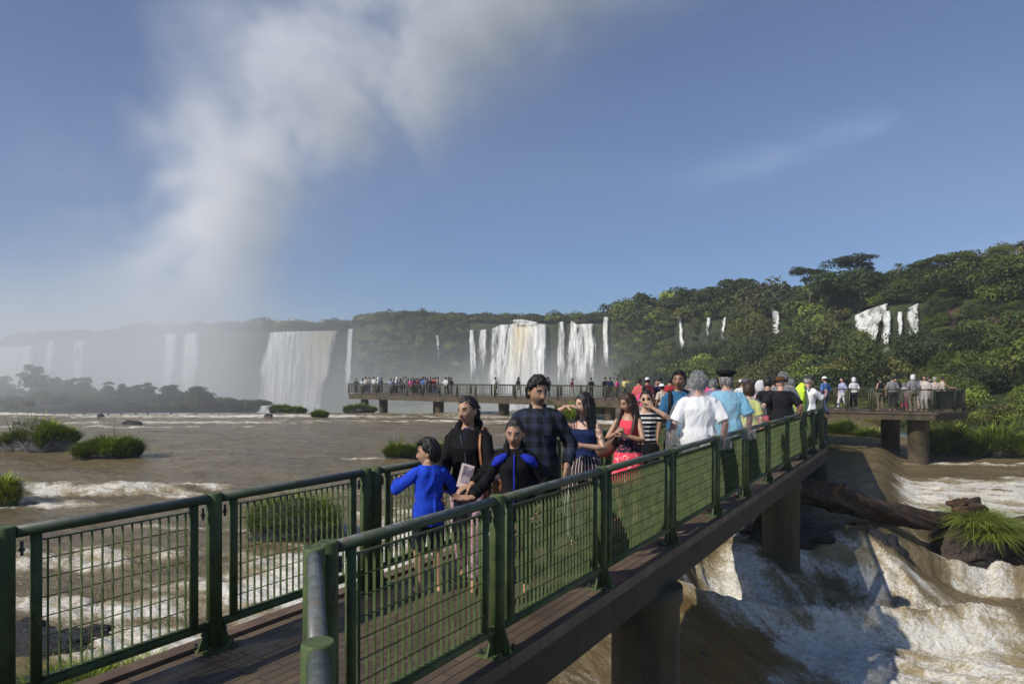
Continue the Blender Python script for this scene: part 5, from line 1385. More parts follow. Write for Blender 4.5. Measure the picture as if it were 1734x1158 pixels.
def person(x, y, H, yaw, label, z=0.0, fem=False, fat=1.0, skin='tan', hair='short', hairc=None, head=(0, 0, 0), arms=None, legs='stand', lean=0.0,
           top=None, sleeve=0.5, bottom=None, leg_len=1.0, skirt=None, shoes=None, q=1, hat=None, poncho=None, hood=None, group=None, open_neck=False, topz=(0.93, 1.46), paint=None, coat=0.012, twist=0):
    """q: 2 = close (fingers, face), 1 = middle, 0 = far"""
    k = H/1.75
    hs = 1.0/k*(1.0 if H > 1.55 else (1.0 if H > 1.45 else 0.97)) if H < 1.6 else 1.0   # children keep big heads
    hs = 1.09 if H >= 1.6 else (1.13 if H > 1.45 else 1.26)
    root = empty('person', (x, y, z), R(yaw)); tag(root, label, 'person', group)
    root.scale = (k, k, k)
    sx = 0.90 if fem else 1.0
    f = fat
    tor = [(0.80, .150, .105), (0.90, .168, .118), (0.98, .165, .116), (1.08, .143, .105), (1.20, .155, .113), (1.30, .168, .118), (1.37, .150, .102), (1.415, .118, .084), (1.45, .088, .070), (1.49, .062, .060)]
    if fem: tor = [(0.80, .155, .108), (0.90, .175, .120), (0.98, .160, .110), (1.08, .122, .092), (1.18, .132, .100), (1.28, .148, .118), (1.35, .135, .096), (1.40, .106, .078), (1.44, .078, .062), (1.48, .055, .054)]
    tor = [(z_, a*(1+(f-1)*(1.0 if z_ < 1.35 else .5)), b_*(1+(f-1)*1.3*(1.0 if z_ < 1.35 else .4))) for z_, a, b_ in tor]
    def LN_(p):        # lean the upper body forward (towards -Y) about the hips and twist it
        p = Vector(p); 
        if p.z > 0.95:
            a = R(lean)*min(1, (p.z-0.95)/0.15); tw = R(twist)*min(1, (p.z-0.95)/0.35)
            p = Vector((p.x*math.cos(tw)-p.y*math.sin(tw), p.x*math.sin(tw)+p.y*math.cos(tw), p.z))
            h_ = p.z-0.95; p = Vector((p.x, p.y*math.cos(a)-h_*math.sin(a), 0.95+h_*math.cos(a)+p.y*math.sin(a)))
        return p
    def torso(mb, grow, z0, z1, n=24, flare=0.0):
        RR = []
        zs = sorted({z0, z1}|{t_[0] for t_ in tor if z0 < t_[0] < z1})
        for z_ in zs:
            a = np.interp(z_, [t_[0] for t_ in tor], [t_[1] for t_ in tor])+grow; b_ = np.interp(z_, [t_[0] for t_ in tor], [t_[2] for t_ in tor])+grow
            e = flare*max(0, (1.05-z_))
            yo = 0.008 if z_ < 1.0 else (-0.004 if z_ < 1.35 else 0.006)
            sq_ = 0.86
            ring = []
            for i in range(n):
                c, s_ = math.cos(2*math.pi*i/n), math.sin(2*math.pi*i/n)
                c = math.copysign(abs(c)**sq_, c); s_ = math.copysign(abs(s_)**sq_, s_)
                ring.append(LN_((c*(a+e), s_*(b_+e)+yo, z_)))
            RR.append(ring)
        mb.rings(RR)
    # arms
    arms = arms or {}
    SH = {-1: Vector((-.168*sx*(1+(f-1)*.6), 0.005, 1.372)), 1: Vector((.168*sx*(1+(f-1)*.6), 0.005, 1.372))}
    AR = {}
    for sd in (-1, 1):
        a = arms.get(sd, {})
        wr = Vector(a.get('w', (sd*(0.26*sx*(1+(f-1)*.7)), -0.06, 0.86)))
        sh = LN_(SH[sd])
        el, wr = ik(sh, wr, 0.295, 0.262, a.get('h', (sd*0.4, 0.8, -0.2)))
        AR[sd] = (sh, el, wr, a)
    # legs
    hip = {-1: Vector((-.088, 0, .90)), 1: Vector((.088, 0, .90))}
    if legs == 'stand': ft = {-1: Vector((-.11, 0.02, .075)), 1: Vector((.11, 0.02, .075))}
    elif legs == 'walk': ft = {-1: Vector((-.09, -0.20, .075)), 1: Vector((.09, 0.24, .10))}
    elif legs == 'walk2': ft = {-1: Vector((-.09, 0.22, .10)), 1: Vector((.09, -0.20, .075))}
    else: ft = {-1: Vector((-.13, 0.0, .075)), 1: Vector((.10, -0.06, .075))}
    LG = {}
    for sd in (-1, 1):
        kn, an = ik(hip[sd], ft[sd], 0.425, 0.415, (sd*0.15, -1, 0)); LG[sd] = (hip[sd], kn, an)
    body = MB()
    nseg = 14 if q else 8
    torso(body, -0.004, 0.80, 1.475, 24 if q else 12)
    nk = LN_((0, 0.012, 1.44)); hc = LN_((0, -0.010, 1.50))+Vector((0, -0.016, 0.240-0.118*hs))
    hm = rot3(*head)
    body.tube([nk, LN_((0, 0.010, 1.50)), hc+Vector((0, 0.012, -0.05))], [0.070*sx, 0.062*sx, 0.058*sx], 14)
    if q >= 1: head_geo(body, hc, hm, hs, 44 if q == 2 else 30, 34 if q == 2 else 24)
    else: body.ellipsoid(hc, (0.078*hs, 0.095*hs, 0.118*hs), 12, 9)
    fr = 1+(f-1)*.8
    for sd in (-1, 1):
        sh, el, wr, a = AR[sd]
        g_ = (0.93 if fem else 1.0)*fr
        body.tube([sh+Vector((-sd*0.07, 0, 0.035)), sh, sh.lerp(el, .4), el, el.lerp(wr, .25), wr], [0.040*g_, 0.050*g_, 0.046*g_, 0.037*g_, 0.040*g_, 0.026*g_], nseg, round_ends=True)
        if q >= 1: hand_geo(body, wr, a.get('d', (wr-el)), a.get('n', (-sd, 0.1, 0)), hs*0.98, sd if True else 1, a.get('c', 0.45), 0.12, a.get('t', 0.6))
        else: body.ellipsoid(wr+(wr-el).normalized()*0.06, (0.04, 0.04, 0.07), 8, 6)
        hp, kn, an = LG[sd]
        body.tube([hp+Vector((0, 0, 0.02)), hp.lerp(kn, .35), kn, kn.lerp(an, .3)+Vector((0, 0.012, 0)), an], [0.088*fr, 0.078*fr, 0.055*fr, 0.055*fr, 0.037], nseg)
        # foot
        body.tube([an+Vector((0, 0.045, -0.035)), an+Vector((0, 0.0, -0.028)), an+Vector((sd*0.01, -0.09, -0.045)), an+Vector((sd*0.015, -0.165, -0.056))], [0.030, 0.038, 0.040, 0.026], 10, ry=[0.028, 0.040, 0.026, 0.016], up=(1, 0, 0), round_ends=True)
    vx = {2: 0.0058, 1: 0.0085, 0: 0.022}[q]
    me = remesh(body, vx, 2 if q == 2 else 1, 'body')
    # paint: brows, lips, nostril shade, eyes (middle distance)
    co = co_np(me); L_ = (co-np.array(hc))@hm/hs
    pc = np.zeros((len(co), 4), np.float32)
    frn = L_[:, 1] < -0.045
    ax = np.abs(L_[:, 0])
    def pt(mask, col, a_=1.0): pc[mask] = (*col, a_)
    hcol = (0.02, 0.013, 0.01)
    if q >= 1:
        if q == 2: pt(frn & (ax > 0.014) & (ax < 0.048) & (np.abs(L_[:, 2]-0.030+0.10*(ax-0.031)**1) < 0.0062), hcol, 1.0)
        else: pt(frn & (ax > 0.014) & (ax < 0.048) & (np.abs(L_[:, 2]-0.030) < 0.006), hcol, 0.85)
        pt(frn & (ax < 0.023) & (np.abs(L_[:, 2]+0.062) < 0.0085), (0.20, 0.055, 0.045), 0.8)
        pt(frn & (ax < 0.021) & (np.abs(L_[:, 2]+0.0625) < 0.0028), (0.08, 0.02, 0.02), 0.8)
        pt(frn & (ax > 0.016) & (ax < 0.047) & (np.abs(L_[:, 2]-0.007) < 0.0105), (0.10, 0.055, 0.04), 0.35)
        pt(frn & (ax > 0.018) & (ax < 0.045) & (np.abs(L_[:, 2]-0.0145) < 0.003), (0.02, 0.013, 0.012), 0.75)
        pt(frn & (ax < 0.014) & (np.abs(L_[:, 2]+0.040) < 0.004), (0.10, 0.04, 0.03), 0.7)  # shade under the nostrils painted onto the skin
        if q == 1: pt(frn & (ax > 0.022) & (ax < 0.040) & (np.abs(L_[:, 2]-0.006) < 0.005), (0.02, 0.015, 0.012), 0.9)
    if paint: paint(co, L_, pc, AR, LG)
    a = me.attributes.new('paint', 'FLOAT_COLOR', 'POINT'); a.data.foreach_set('color', pc.ravel())
    bo = link('body', me, skin_mat('skin_'+skin, SK[skin]), root)
    if q == 2:
        mw = mat('eye_white', (0.30, 0.27, 0.25), 0.3, var=0.05, bump=0); mi = mat('iris', (0.02, 0.012, 0.008), 0.15, var=0.1, bump=0)
        for sg in (-1, 1):
            ec = np.array(hc)+hm@np.array((sg*0.031, -0.0765, 0.006))*hs
            eb = MB(); eb.ellipsoid(ec, (0.0115*hs, 0.0100*hs, 0.0052*hs), 12, 8, Matrix(hm)); eo = eb.build('eye', mw, root)
            ib = MB(); ib.ellipsoid(ec+hm@np.array((0.001, -0.0050, 0))*hs, (0.0056*hs, 0.0058*hs, 0.0056*hs), 10, 8, Matrix(hm)); ib.build('iris', mi, eo)
    # top
    vc = {2: 0.0105, 1: 0.014, 0: 0.028}[q]
    if top is not None:
        mb = MB(); torso(mb, coat, topz[0], topz[1], 24 if q else 12, 0.05)
        if sleeve > 0:
            for sd in (-1, 1):
                sh, el, wr, a_ = AR[sd]; g_ = (0.93 if fem else 1.0)*fr
                e = coat+0.002
                P = [sh+Vector((-sd*0.085, 0, 0.038)), sh+Vector((-sd*0.03, 0, 0.012)), sh+Vector((sd*0.005, 0, -0.02))]; rr = [0.036*g_+e, 0.050*g_+e, 0.053*g_+e]
                if sleeve <= 0.55:
                    P += [sh.lerp(el, sleeve*1.8*0.55), sh.lerp(el, min(1, sleeve*1.8))]; rr += [0.052*g_+e+.004, 0.050*g_+e+.010]
                else:
                    P += [sh.lerp(el, .5), el, el.lerp(wr, .5), el.lerp(wr, min(1, (sleeve-.5)*2))]; rr += [0.048*g_+e, 0.043*g_+e+.004, 0.040*g_+e, 0.032*g_+e+.003]
                mb.tube(P, rr, nseg)
        m_ = remesh(mb, vc, 2, 'top')
        if q: wrinkle(m_, 0.009 if q == 2 else 0.007, 9.0, x*3)
        link('top', m_, top, root)
    if bottom is not None:
        mb = MB(); torso(mb, 0.008, 0.80, 0.98, 24 if q else 12)
        for sd in (-1, 1):
            hp, kn, an = LG[sd]; e = 0.013
            if leg_len >= 0.99: P = [hp+Vector((0, 0, .03)), hp.lerp(kn, .4), kn, kn.lerp(an, .5), an+Vector((0, 0.0, 0.02))]; rr = [.092*fr+e, .080*fr+e, .062*fr+e, .060*fr+e, .052+e]
            else: P = [hp+Vector((0, 0, .03)), hp.lerp(kn, .5), hp.lerp(kn, leg_len*1.7)]; rr = [.092*fr+e, .084*fr+e, .074*fr+e]
            mb.tube(P, rr, nseg)
        m_ = remesh(mb, vc, 2, 'trousers')
        if q: wrinkle(m_, 0.006, 6, y)
        link('trousers', m_, bottom, root)
    if skirt is not None:
        sm, z1, z0, fl = skirt
        mb = MB(); RR = []
        for i in range(7):
            z_ = z1+(z0-z1)*i/6; a = np.interp(z_, [t_[0] for t_ in tor], [t_[1] for t_ in tor]) if z_ > .8 else .155
            n_ = 40; t_ = i/6
            RR.append([LN_(Vector((math.cos(u)*(a+.016+fl*t_)*(1+0.07*t_*math.sin(9*u)), math.sin(u)*(a*.74+.018+fl*t_)*(1+0.07*t_*math.sin(9*u+1)), z_))) for u in [2*math.pi*j/n_ for j in range(n_)]])
        mb.rings(list(reversed(RR)), caps=True); mb.build('skirt', sm, root)
    if shoes is not None and q:
        for sd in (-1, 1):
            hp, kn, an = LG[sd]; mb = MB()
            mb.tube([an+Vector((0, 0.055, -0.035)), an+Vector((0, 0.0, -0.025)), an+Vector((sd*0.01, -0.09, -0.042)), an+Vector((sd*0.015, -0.175, -0.054))], [0.036, 0.045, 0.047, 0.030], 12, ry=[0.036, 0.048, 0.031, 0.020], up=(1, 0, 0), round_ends=True)
            link('shoe', remesh(mb, 0.008, 1, 'shoe'), shoes, root)
    # hair and hats
    if hair:
        mb = MB(); hcM = hairc or HB
        if q: hair_cap(mb, hc, hm, hs, hair, x)
        else: hair_cap(mb, hc, hm, hs, hair, x, 12, 9)
        HMt = lambda p: tuple(np.array(hc)+hm@np.array(p)*hs)
        if hair in ('long',):
            st = 1.0
            ns_ = 12 if q == 2 else 8
            for i in range(ns_ if q else 1):
                u = -1+2*i/max(1, ns_-1) if q else 0
                a_ = u*1.9
                px_, py_ = math.sin(a_)*0.082, math.cos(a_)*0.088+0.005
                ln = 0.30+0.05*math.sin(i*2.3) if abs(u) > .55 else 0.34
                P = [HMt((px_*0.7, py_*0.7, 0.06)), HMt((px_*1.06, py_*1.06, -0.02)), HMt((px_*1.10, py_*1.06+.005, -0.11)), HMt((px_*1.28+0.012*math.sin(i), py_*1.0+.015, -0.11-ln*.5)), HMt((px_*1.25+0.015*math.cos(i*2), py_*0.95+.01, -0.11-ln))]
                w_ = 0.030 if q else 0.07
                mb.tube(P, [w_*.7, w_, w_, w_*.85, w_*.25], 8, ry=[.014, .020, .022, .018, .006] if q else [.03, .04, .04, .03, .01], up=(math.cos(a_), -math.sin(a_), 0))
        if hair == 'tied':
            mb.ellipsoid(HMt((0, 0.100, 0.01)), (0.035*hs, 0.03*hs, 0.035*hs), 10, 8)
            mb.tube([HMt((0, 0.10, 0.01)), HMt((0, 0.135, -0.04)), HMt((0, 0.125, -0.12)), HMt((0.01, 0.115, -0.19))], [0.024, 0.030, 0.024, 0.006], 8)
        hm_ = remesh(mb, vc*0.62 if q else 0.02, 1 if q == 2 else 0, 'hair')
        if q == 2: wrinkle(hm_, 0.0035, 26, 3)
        ho_ = link('hair', hm_, hcM, root)
        if q == 2: strands(hc, hm, hs, hair, x).build('hair_strands', hcM, ho_)
    if hat:
        typ, hmat = hat; mb = MB()
        HMt = lambda p: Vector(tuple(np.array(hc)+hm@np.array(p)*hs))
        RRx = lambda z_, rx, ry, yo=0, zt=0: [HMt((math.cos(u)*rx, math.sin(u)*ry+yo, z_+zt*math.sin(u))) for u in [2*math.pi*j/24 for j in range(24)]]
        if typ == 'cap':
            mb.rings([RRx(0.040, .086, .106), RRx(0.070, .087, .107), RRx(0.105, .076, .092), RRx(0.130, .045, .055), RRx(0.138, .01, .012)])
            mb.rings([RRx(0.043, .070, .075, -0.080, .004), RRx(0.050, .070, .075, -0.080, .004)])
        elif typ == 'beret':
            mb.rings([RRx(0.045, .086, .106), RRx(0.070, .090, .110), RRx(0.085, .125, .145, .0), RRx(0.110, .135, .150), RRx(0.130, .105, .118), RRx(0.140, .04, .045)])
        elif typ == 'brim':
            mb.rings([RRx(0.045, .145, .165, 0, .01), RRx(0.053, .145, .165, 0, .01), RRx(0.056, .089, .108), RRx(0.100, .082, .098), RRx(0.130, .060, .07), RRx(0.136, .01, .012)])
        elif typ == 'hood':
            mb.rings([RRx(-0.120, .10, .11, .02), RRx(-0.05, .105, .118, .02), RRx(0.03, .104, .122, .015), RRx(0.10, .085, .10, .01), RRx(0.145, .04, .045, .01)])
        mb.build('hat' if typ != 'hood' else 'hood', hmat, root)
    if poncho:
        mb = MB(); RR = []; n_ = 48
        zs = [1.50, 1.46, 1.41, 1.33, 1.22, 1.08, 0.92, 0.74, 0.58] if poncho != 'short' else [1.50, 1.46, 1.41, 1.33, 1.22, 1.08, 0.92, .80]
        ra = [.085, .15, .235, .275, .30, .315, .325, .335, .345]
        for i, z_ in enumerate(zs):
            w_ = 0.05*min(1, i/4)
            RR.append([LN_((math.cos(u)*ra[i]*fr*(1+w_*math.sin(8*u+i*.3)), math.sin(u)*(ra[i]*.60+.03)*fr*(1+w_*1.5*math.sin(7*u+1)), z_)) for u in [2*math.pi*j/n_ for j in range(n_)]])
        mb.rings(list(reversed(RR)), caps=False)
        pm = mb.mesh('poncho'); wrinkle(pm, 0.012, 6, x); link('poncho', pm, PON, root)
        if hood:
            mb = MB(); HMt = lambda p: Vector(tuple(np.array(hc)+hm@np.array(p)*hs))
            RRx = lambda z_, rx, ry, yo=0: [HMt((math.cos(u)*rx*(1+.05*math.sin(6*u)), math.sin(u)*ry*(1+.05*math.sin(7*u))+yo, z_)) for u in [2*math.pi*j/32 for j in range(32)]]
            mb.rings([RRx(-0.13, .11, .115, .01), RRx(-0.05, .108, .125, .01), RRx(0.03, .108, .13, .01), RRx(0.10, .095, .115, .0), RRx(0.15, .06, .07, 0), RRx(0.165, .02, .02, 0)])
            hm2 = mb.mesh('poncho_hood'); wrinkle(hm2, 0.012, 16, y); link('poncho_hood', hm2, PON, root)
    root['_k'] = k
    del root['_k']
    return root, AR, hc, hm, k
def w2(root, p):   # a point of the person's own space in the world
    c, s_ = math.cos(root.rotation_euler.z), math.sin(root.rotation_euler.z); k = root.scale[0]
    return Vector((root.location.x+(p[0]*c-p[1]*s_)*k, root.location.y+(p[0]*s_+p[1]*c)*k, root.location.z+p[2]*k))
# ================================================================= the people in the picture
def XY(px, Y): return (px-CX)/F*Y, Y
C = cloth
HDG = hairm('dark_grey', (0.07, 0.065, 0.06))
# boy in blue, seen from behind, head to the left
x, y = XY(726, 6.05)
person(x, y, 1.31, -160, 'small boy in a bright blue sweatshirt, seen from behind', skin='tan', hair='spiky', head=(68, 4, 0), q=2,
  arms={-1: dict(w=(-.30, -.36, 1.12), h=(-.6, .3, -.6), c=.9, n=(0, 1, 0)), 1: dict(w=(.28, -.34, 1.24), h=(.8, .2, -.7), c=.7)}, legs='stand', top=C('bright_blue', (0.015, 0.060, 0.55)), sleeve=1.0, topz=(0.78, 1.46), coat=0.020,
  bottom=pattern('dark_check_shorts', floral((0.012, 0.014, 0.022), (0.05, 0.05, 0.06), (0.02, 0.02, 0.03))), leg_len=0.55, fat=.93)
# woman in black hooded jacket
x, y = XY(794, 6.35)
pw, ARw, _, _, kw = person(x, y, 1.675, -8, 'woman in a black hooded jacket holding a brochure', fem=True, skin='tan', hair='tied', head=(-26, 4, -3), q=2, fat=1.03, lean=3, twist=-6,
  arms={-1: dict(w=(-.20, -.26, .90), h=(-.5, .6, -.3), c=.8, n=(1, 0, 0), d=(-.05, -.5, -.5)), 1: dict(w=(.09, -.33, .97), h=(.8, .3, -.4), c=.35, d=(-.7, -.5, -.25), n=(0, .2, -1))}, legs='walk2',
  top=C('black_jacket', (0.006, 0.006, 0.007)), sleeve=.97, topz=(0.88, 1.44), coat=0.018,
  bottom=pattern('floral_leggings', floral((0.30, 0.18, 0.20), (0.50, 0.34, 0.38), (0.06, 0.06, 0.12), 16)), leg_len=1.0)
# details of the jacket: hood, zip, shirt at the neck
mb = MB(); RR = []
for i, (z_, a, b_) in enumerate(((1.36, .15, .085), (1.42, .155, .10), (1.47, .13, .095), (1.49, .09, .075))):
    RR.append([Vector((math.cos(u)*a, math.sin(u)*b_+.035, z_-0.025*math.sin(u)*(-1))) for u in [R(-40)+R(260)*j/20 for j in range(21)]])
hd_ = MB(); 
for i in range(20): pass
mb.tube([(-.075, -.085, 1.40), (-.10, -.03, 1.46), (-.09, .06, 1.49), (0, .10, 1.49), (.09, .06, 1.49), (.10, -.03, 1.46), (.075, -.085, 1.40)], [.022, .034, .040, .046, .040, .034, .022], 10, round_ends=True)
link('jacket_hood', remesh(mb, .011, 1, 'jacket_hood'), C('black_jacket', (0.006, 0.006, 0.007)), pw)
mb = MB(); mb.tube([(-.060, -.112, 1.395), (-.035, -.142, 1.31), (-.004, -.155, 1.22), (0, -.140, 1.08), (0, -.150, 0.92)], .0045, 6); mb.build('zip', C('zip_blue', (0.06, 0.09, 0.13)), pw)
mb = MB(); mb.tube([(0, -.085, 1.415), (0, -.108, 1.37), (0, -.127, 1.30), (0, -.135, 1.25)], [.052, .044, .028, .010], 12, ry=[.02, .02, .018, .012], up=(1, 0, 0), round_ends=True); mb.build('shirt', C('navy_shirt', (0.010, 0.014, 0.045)), pw)
# shoulder bag strap + bag (a thing of its own)
TAN = mat('tan_leather', (0.30, 0.12, 0.045), 0.5, var=0.3, scale=12)
bag = empty('shoulder_bag', pw.location); bag.rotation_euler = pw.rotation_euler; bag.scale = pw.scale; tag(bag, 'tan leather shoulder bag of the woman in black, its strap over her shoulder', 'bag')
mb = MB(); mb.tube([(.215, .02, 1.10), (.19, .06, 1.30), (.150, .05, 1.445), (.135, -.03, 1.458), (.125, -.10, 1.39), (.13, -.150, 1.28), (.145, -.165, 1.15), (.17, -.16, 1.06)], .013, 8, ry=.005, up=(1, 0, 0)); mb.build('strap', TAN, bag)
mb = MB(); mb.tube([(.17, -.16, 1.06), (.20, -.19, .98), (.25, -.17, .92)], .010, 8); mb.build('handle', TAN, bag)
mb = MB(); mb.box((.28, -.02, .88), (.10, .30, .24), (Vector((1, .15, 0)).normalized(), Vector((-.15, 1, 0)).normalized(), Vector((0, 0, 1)))); m_ = remesh(mb, .012, 4, 'pouch'); link('pouch', m_, TAN, bag)
# brochure
wp = w2(pw, (.03, -.30, 1.04))
br = empty('brochure', wp, R(-8)); tag(br, 'colour brochure with white border held by the woman in black', 'brochure')
mb = MB(); mb.box((0, 0, 0), (.115, .006, .21), (Vector((.95, 0, -.25)), Vector((0, 1, 0)), Vector((.25, 0, .95)))); mb.build('cover', mat('brochure_paper', (0.62, 0.50, 0.47), .5, var=.1, scale=5, bump=0), br)
def photo_fn(t, v):
    n = t.noise(v, 22, 3, .6, .6); n2 = t.noise(v, 9, 2, .5)
    return t.mix(t.maprange(n2, .45, .6), t.mix(n, (.05, .06, .09), (.25, .20, .24)), (.35, .30, .33))
mb = MB(); mb.box((.012, -.005, .012), (.085, .003, .15), (Vector((.95, 0, -.25)), Vector((0, 1, 0)), Vector((.25, 0, .95)))); mb.build('photo', pattern('brochure_photo', photo_fn, .4), br)
# girl
x, y = XY(872, 5.9)
pg, ARg, _, _, kg = person(x, y, 1.50, -4, 'girl in a black jacket with blue shoulder panels and blue zip', fem=True, skin='tan', hair='tied', head=(-6, 12, 3), q=2, fat=.95,
  arms={-1: dict(w=(-.40, -.20, 1.01), h=(-.3, .5, -.7), c=.25, n=(.1, -.6, 1), d=(-1, -.3, 0)), 1: dict(w=(.24, -.12, .92), h=(.5, .7, -.2), c=.5)}, legs='walk', top=C('black_fleece', (0.007, 0.007, 0.009)), sleeve=.97, topz=(0.86, 1.46), coat=0.018,
  bottom=C('dark_pants', (0.020, 0.020, 0.028)))
BLU = C('royal_blue', (0.018, 0.035, 0.42))
for sd in (-1, 1):
    mb = MB(); mb.tube([(sd*.075, -.075, 1.405), (sd*.12, -.088, 1.375), (sd*.170, -.070, 1.345), (sd*.20, -.045, 1.31)], [.022, .040, .044, .026], 12, ry=[.022, .030, .030, .026], up=(0, .5, 1), round_ends=True); mb.build('shoulder_panel', BLU, pg)
mb = MB(); mb.tube([(0, -.100, 1.41), (0, -.132, 1.32), (0, -.143, 1.26), (0, -.125, 1.12), (0, -.140, .90)], .007, 6); mb.build('zip', BLU, pg)
mb = MB(); mb.tube([(-.065, -.085, 1.42), (-.085, -.02, 1.475), (-.06, .07, 1.49), (.06, .07, 1.49), (.085, -.02, 1.475), (.065, -.085, 1.42)], [.020, .032, .042, .042, .032, .020], 10, round_ends=True)
link('jacket_hood', remesh(mb, .011, 1, 'jacket_hood'), C('black_fleece', (0.007, 0.007, 0.009)), pg)
# man in plaid shirt
x, y = XY(911, 6.95)
def stub(co, L_, pc, AR, LG):
    m_ = (L_[:, 1] < -.02) & (L_[:, 2] < -.045) & (L_[:, 2] > -.13) & (np.abs(L_[:, 0]) < .07) & (pc[:, 3] == 0)
    pc[m_] = (.05, .035, .03, .35)
pm_, ARm, _, _, km = person(x, y, 1.85, -6, 'tall man with spiky black hair in a dark blue plaid shirt', skin='tan', hair='spiky', head=(34, 14, 0), q=2, fat=1.04, lean=2,
  arms={-1: dict(w=(-.27, .02, .86)), 1: dict(w=(.27, -.16, .93), h=(.6, .8, -.2), c=.35, n=(-.6, .6, 0), d=(.0, -.15, -1))}, legs='walk', top=pattern('dark_plaid', plaid), sleeve=.93, topz=(0.84, 1.455), coat=0.016, bottom=C('charcoal', (0.016, 0.016, 0.019)), shoes=C('dark_shoe', (0.02, 0.018, 0.016)), paint=stub)
mb = MB(); mb.tube([(-.045, -.10, 1.42), (-.062, -.04, 1.475), (-.05, .05, 1.49), (.05, .05, 1.49), (.062, -.04, 1.475), (.045, -.10, 1.42)], [.012, .017, .018, .018, .017, .012], 8, ry=[.02, .024, .024, .024, .024, .02], up=(0, 0, 1), round_ends=True)
link('collar', remesh(mb, .009, 1, 'collar'), pattern('dark_plaid', plaid), pm_)
mb = MB(); mb.box((.085, -.148, 1.27), (.10, .008, .11)); mb.build('pocket', pattern('dark_plaid', plaid), pm_)
# woman shading her eyes
def tattoo(co, L_, pc, AR, LG):
    sh, el, wr, _ = AR[1]
    d = np.linalg.norm(co-np.array(sh.lerp(el, .35)), axis=1)
    n = fbm(co[:, 0]*45+co[:, 1]*40, co[:, 2]*45, 3)
    pc[(d < .11) & (n > -.02)] = (.06, .05, .05, .75)
x, y = XY(990, 7.8)
NAVY = C('navy_tank', (0.012, 0.022, 0.085))
ps, ARs, hcs, hms, ks_ = person(x, y, 1.665, -22, 'woman in a navy tank top and striped trousers shading her eyes with her hand', fem=True, skin='light', hair='long', head=(-38, 2, 0), q=2,
  arms={-1: dict(w=(-.17, -.17, 1.60), h=(-1, -.35, .1), c=.35, n=(0, .1, -1), d=(.85, -.25, .1)), 1: dict(w=(.035, -.27, 1.17), h=(.9, .2, -.6), c=.85, n=(-.3, .5, 0), d=(-.85, -.5, .15))}, legs='stand',
  top=NAVY, sleeve=0, topz=(0.98, 1.335), coat=0.012, bottom=None, paint=tattoo)
STR = pattern('striped_trousers', stripes((0.018, 0.014, 0.018), (0.11, 0.035, 0.05), 3, 0.021, 0.62, (0.50, 0.48, 0.46)))
mb = MB(); RR = []
for z_, a, b_ in ((1.06, .138, .108), (.98, .182, .135), (.88, .215, .155), (.76, .222, .165)):
    RR.append([Vector((math.cos(u)*a*(1+.03*math.sin(10*u)), math.sin(u)*b_*(1+.03*math.sin(11*u)), z_)) for u in [2*math.pi*j/40 for j in range(40)]])
mb.rings(list(reversed(RR)))
for sd in (-1, 1): mb.tube([(sd*.10, 0, .80), (sd*.115, 0, .5), (sd*.12, 0.02, .12)], [.125, .135, .15], 16)
m_ = remesh(mb, .012, 3, 'trousers'); wrinkle(m_, .006, 6, 2); link('trousers', m_, STR, ps)
for sd in (-1, 1):
    mb = MB(); mb.tube([(sd*.085, -.108, 1.32), (sd*.100, -.085, 1.40), (sd*.105, -.02, 1.452), (sd*.095, .06, 1.42), (sd*.08, .09, 1.32)], .006, 6); mb.build('tank_strap', NAVY, ps)
    mb = MB(); e = Vector(tuple(np.array(hcs)+hms@np.array((sd*.080, .005, -.045)))); mb.tube([e, e-Vector((0, 0, .05))], .004, 6); mb.build('earring', mat('silver', (.6, .6, .6), .3, metal=1.0), ps)
# bottle
sh, el, wr, _ = ARs[1]
bp = w2(ps, wr+Vector((-.10, -.07, .02)))
bt = empty('water_bottle', bp-Vector((0, 0, .13)), 0.0); bt.rotation_euler = (R(6), R(-10), 0); tag(bt, 'clear plastic water bottle in the hand of the woman in navy', 'bottle')
mg, t, b, tc = new_mat('clear_plastic'); b.inputs['Base Color'].default_value = (.75, .82, .88, 1); b.inputs['Roughness'].default_value = .08; b.inputs['Alpha'].default_value = .6; b.inputs['Specular IOR Level'].default_value = 1.0
mb = MB(); mb.tube([(0, 0, z_) for z_ in (0, .01, .05, .06, .07, .11, .12, .13, .175, .20, .215)], [.026, .033, .033, .030, .033, .033, .030, .033, .031, .015, .013], 20); mb.build('bottle', mg, bt)
mb = MB(); mb.tube([(0, 0, .2152), (0, 0, .235)], .016, 16); mb.build('cap', mat('white_cap', (.7, .72, .75), .4), bt)
# her brown hip bag
hb = empty('handbag', w2(ps, (-.25, .02, .92))); tag(hb, 'small brown bag hanging at the hip of the woman in striped trousers', 'bag')
mb = MB(); mb.box((0, 0, 0), (.06, .12, .15)); link('pouch', remesh(mb, .010, 4, 'pouch'), mat('brown_leather', (0.085, 0.035, 0.022), .5, var=.3), hb)
mb = MB(); mb.tube([(0, -.05, .07), (.04, -.03, .30), (.10, .02, .48)], .004, 6); mb.build('strap', mat('brown_leather', (0.085, 0.035, 0.022), .5), hb)
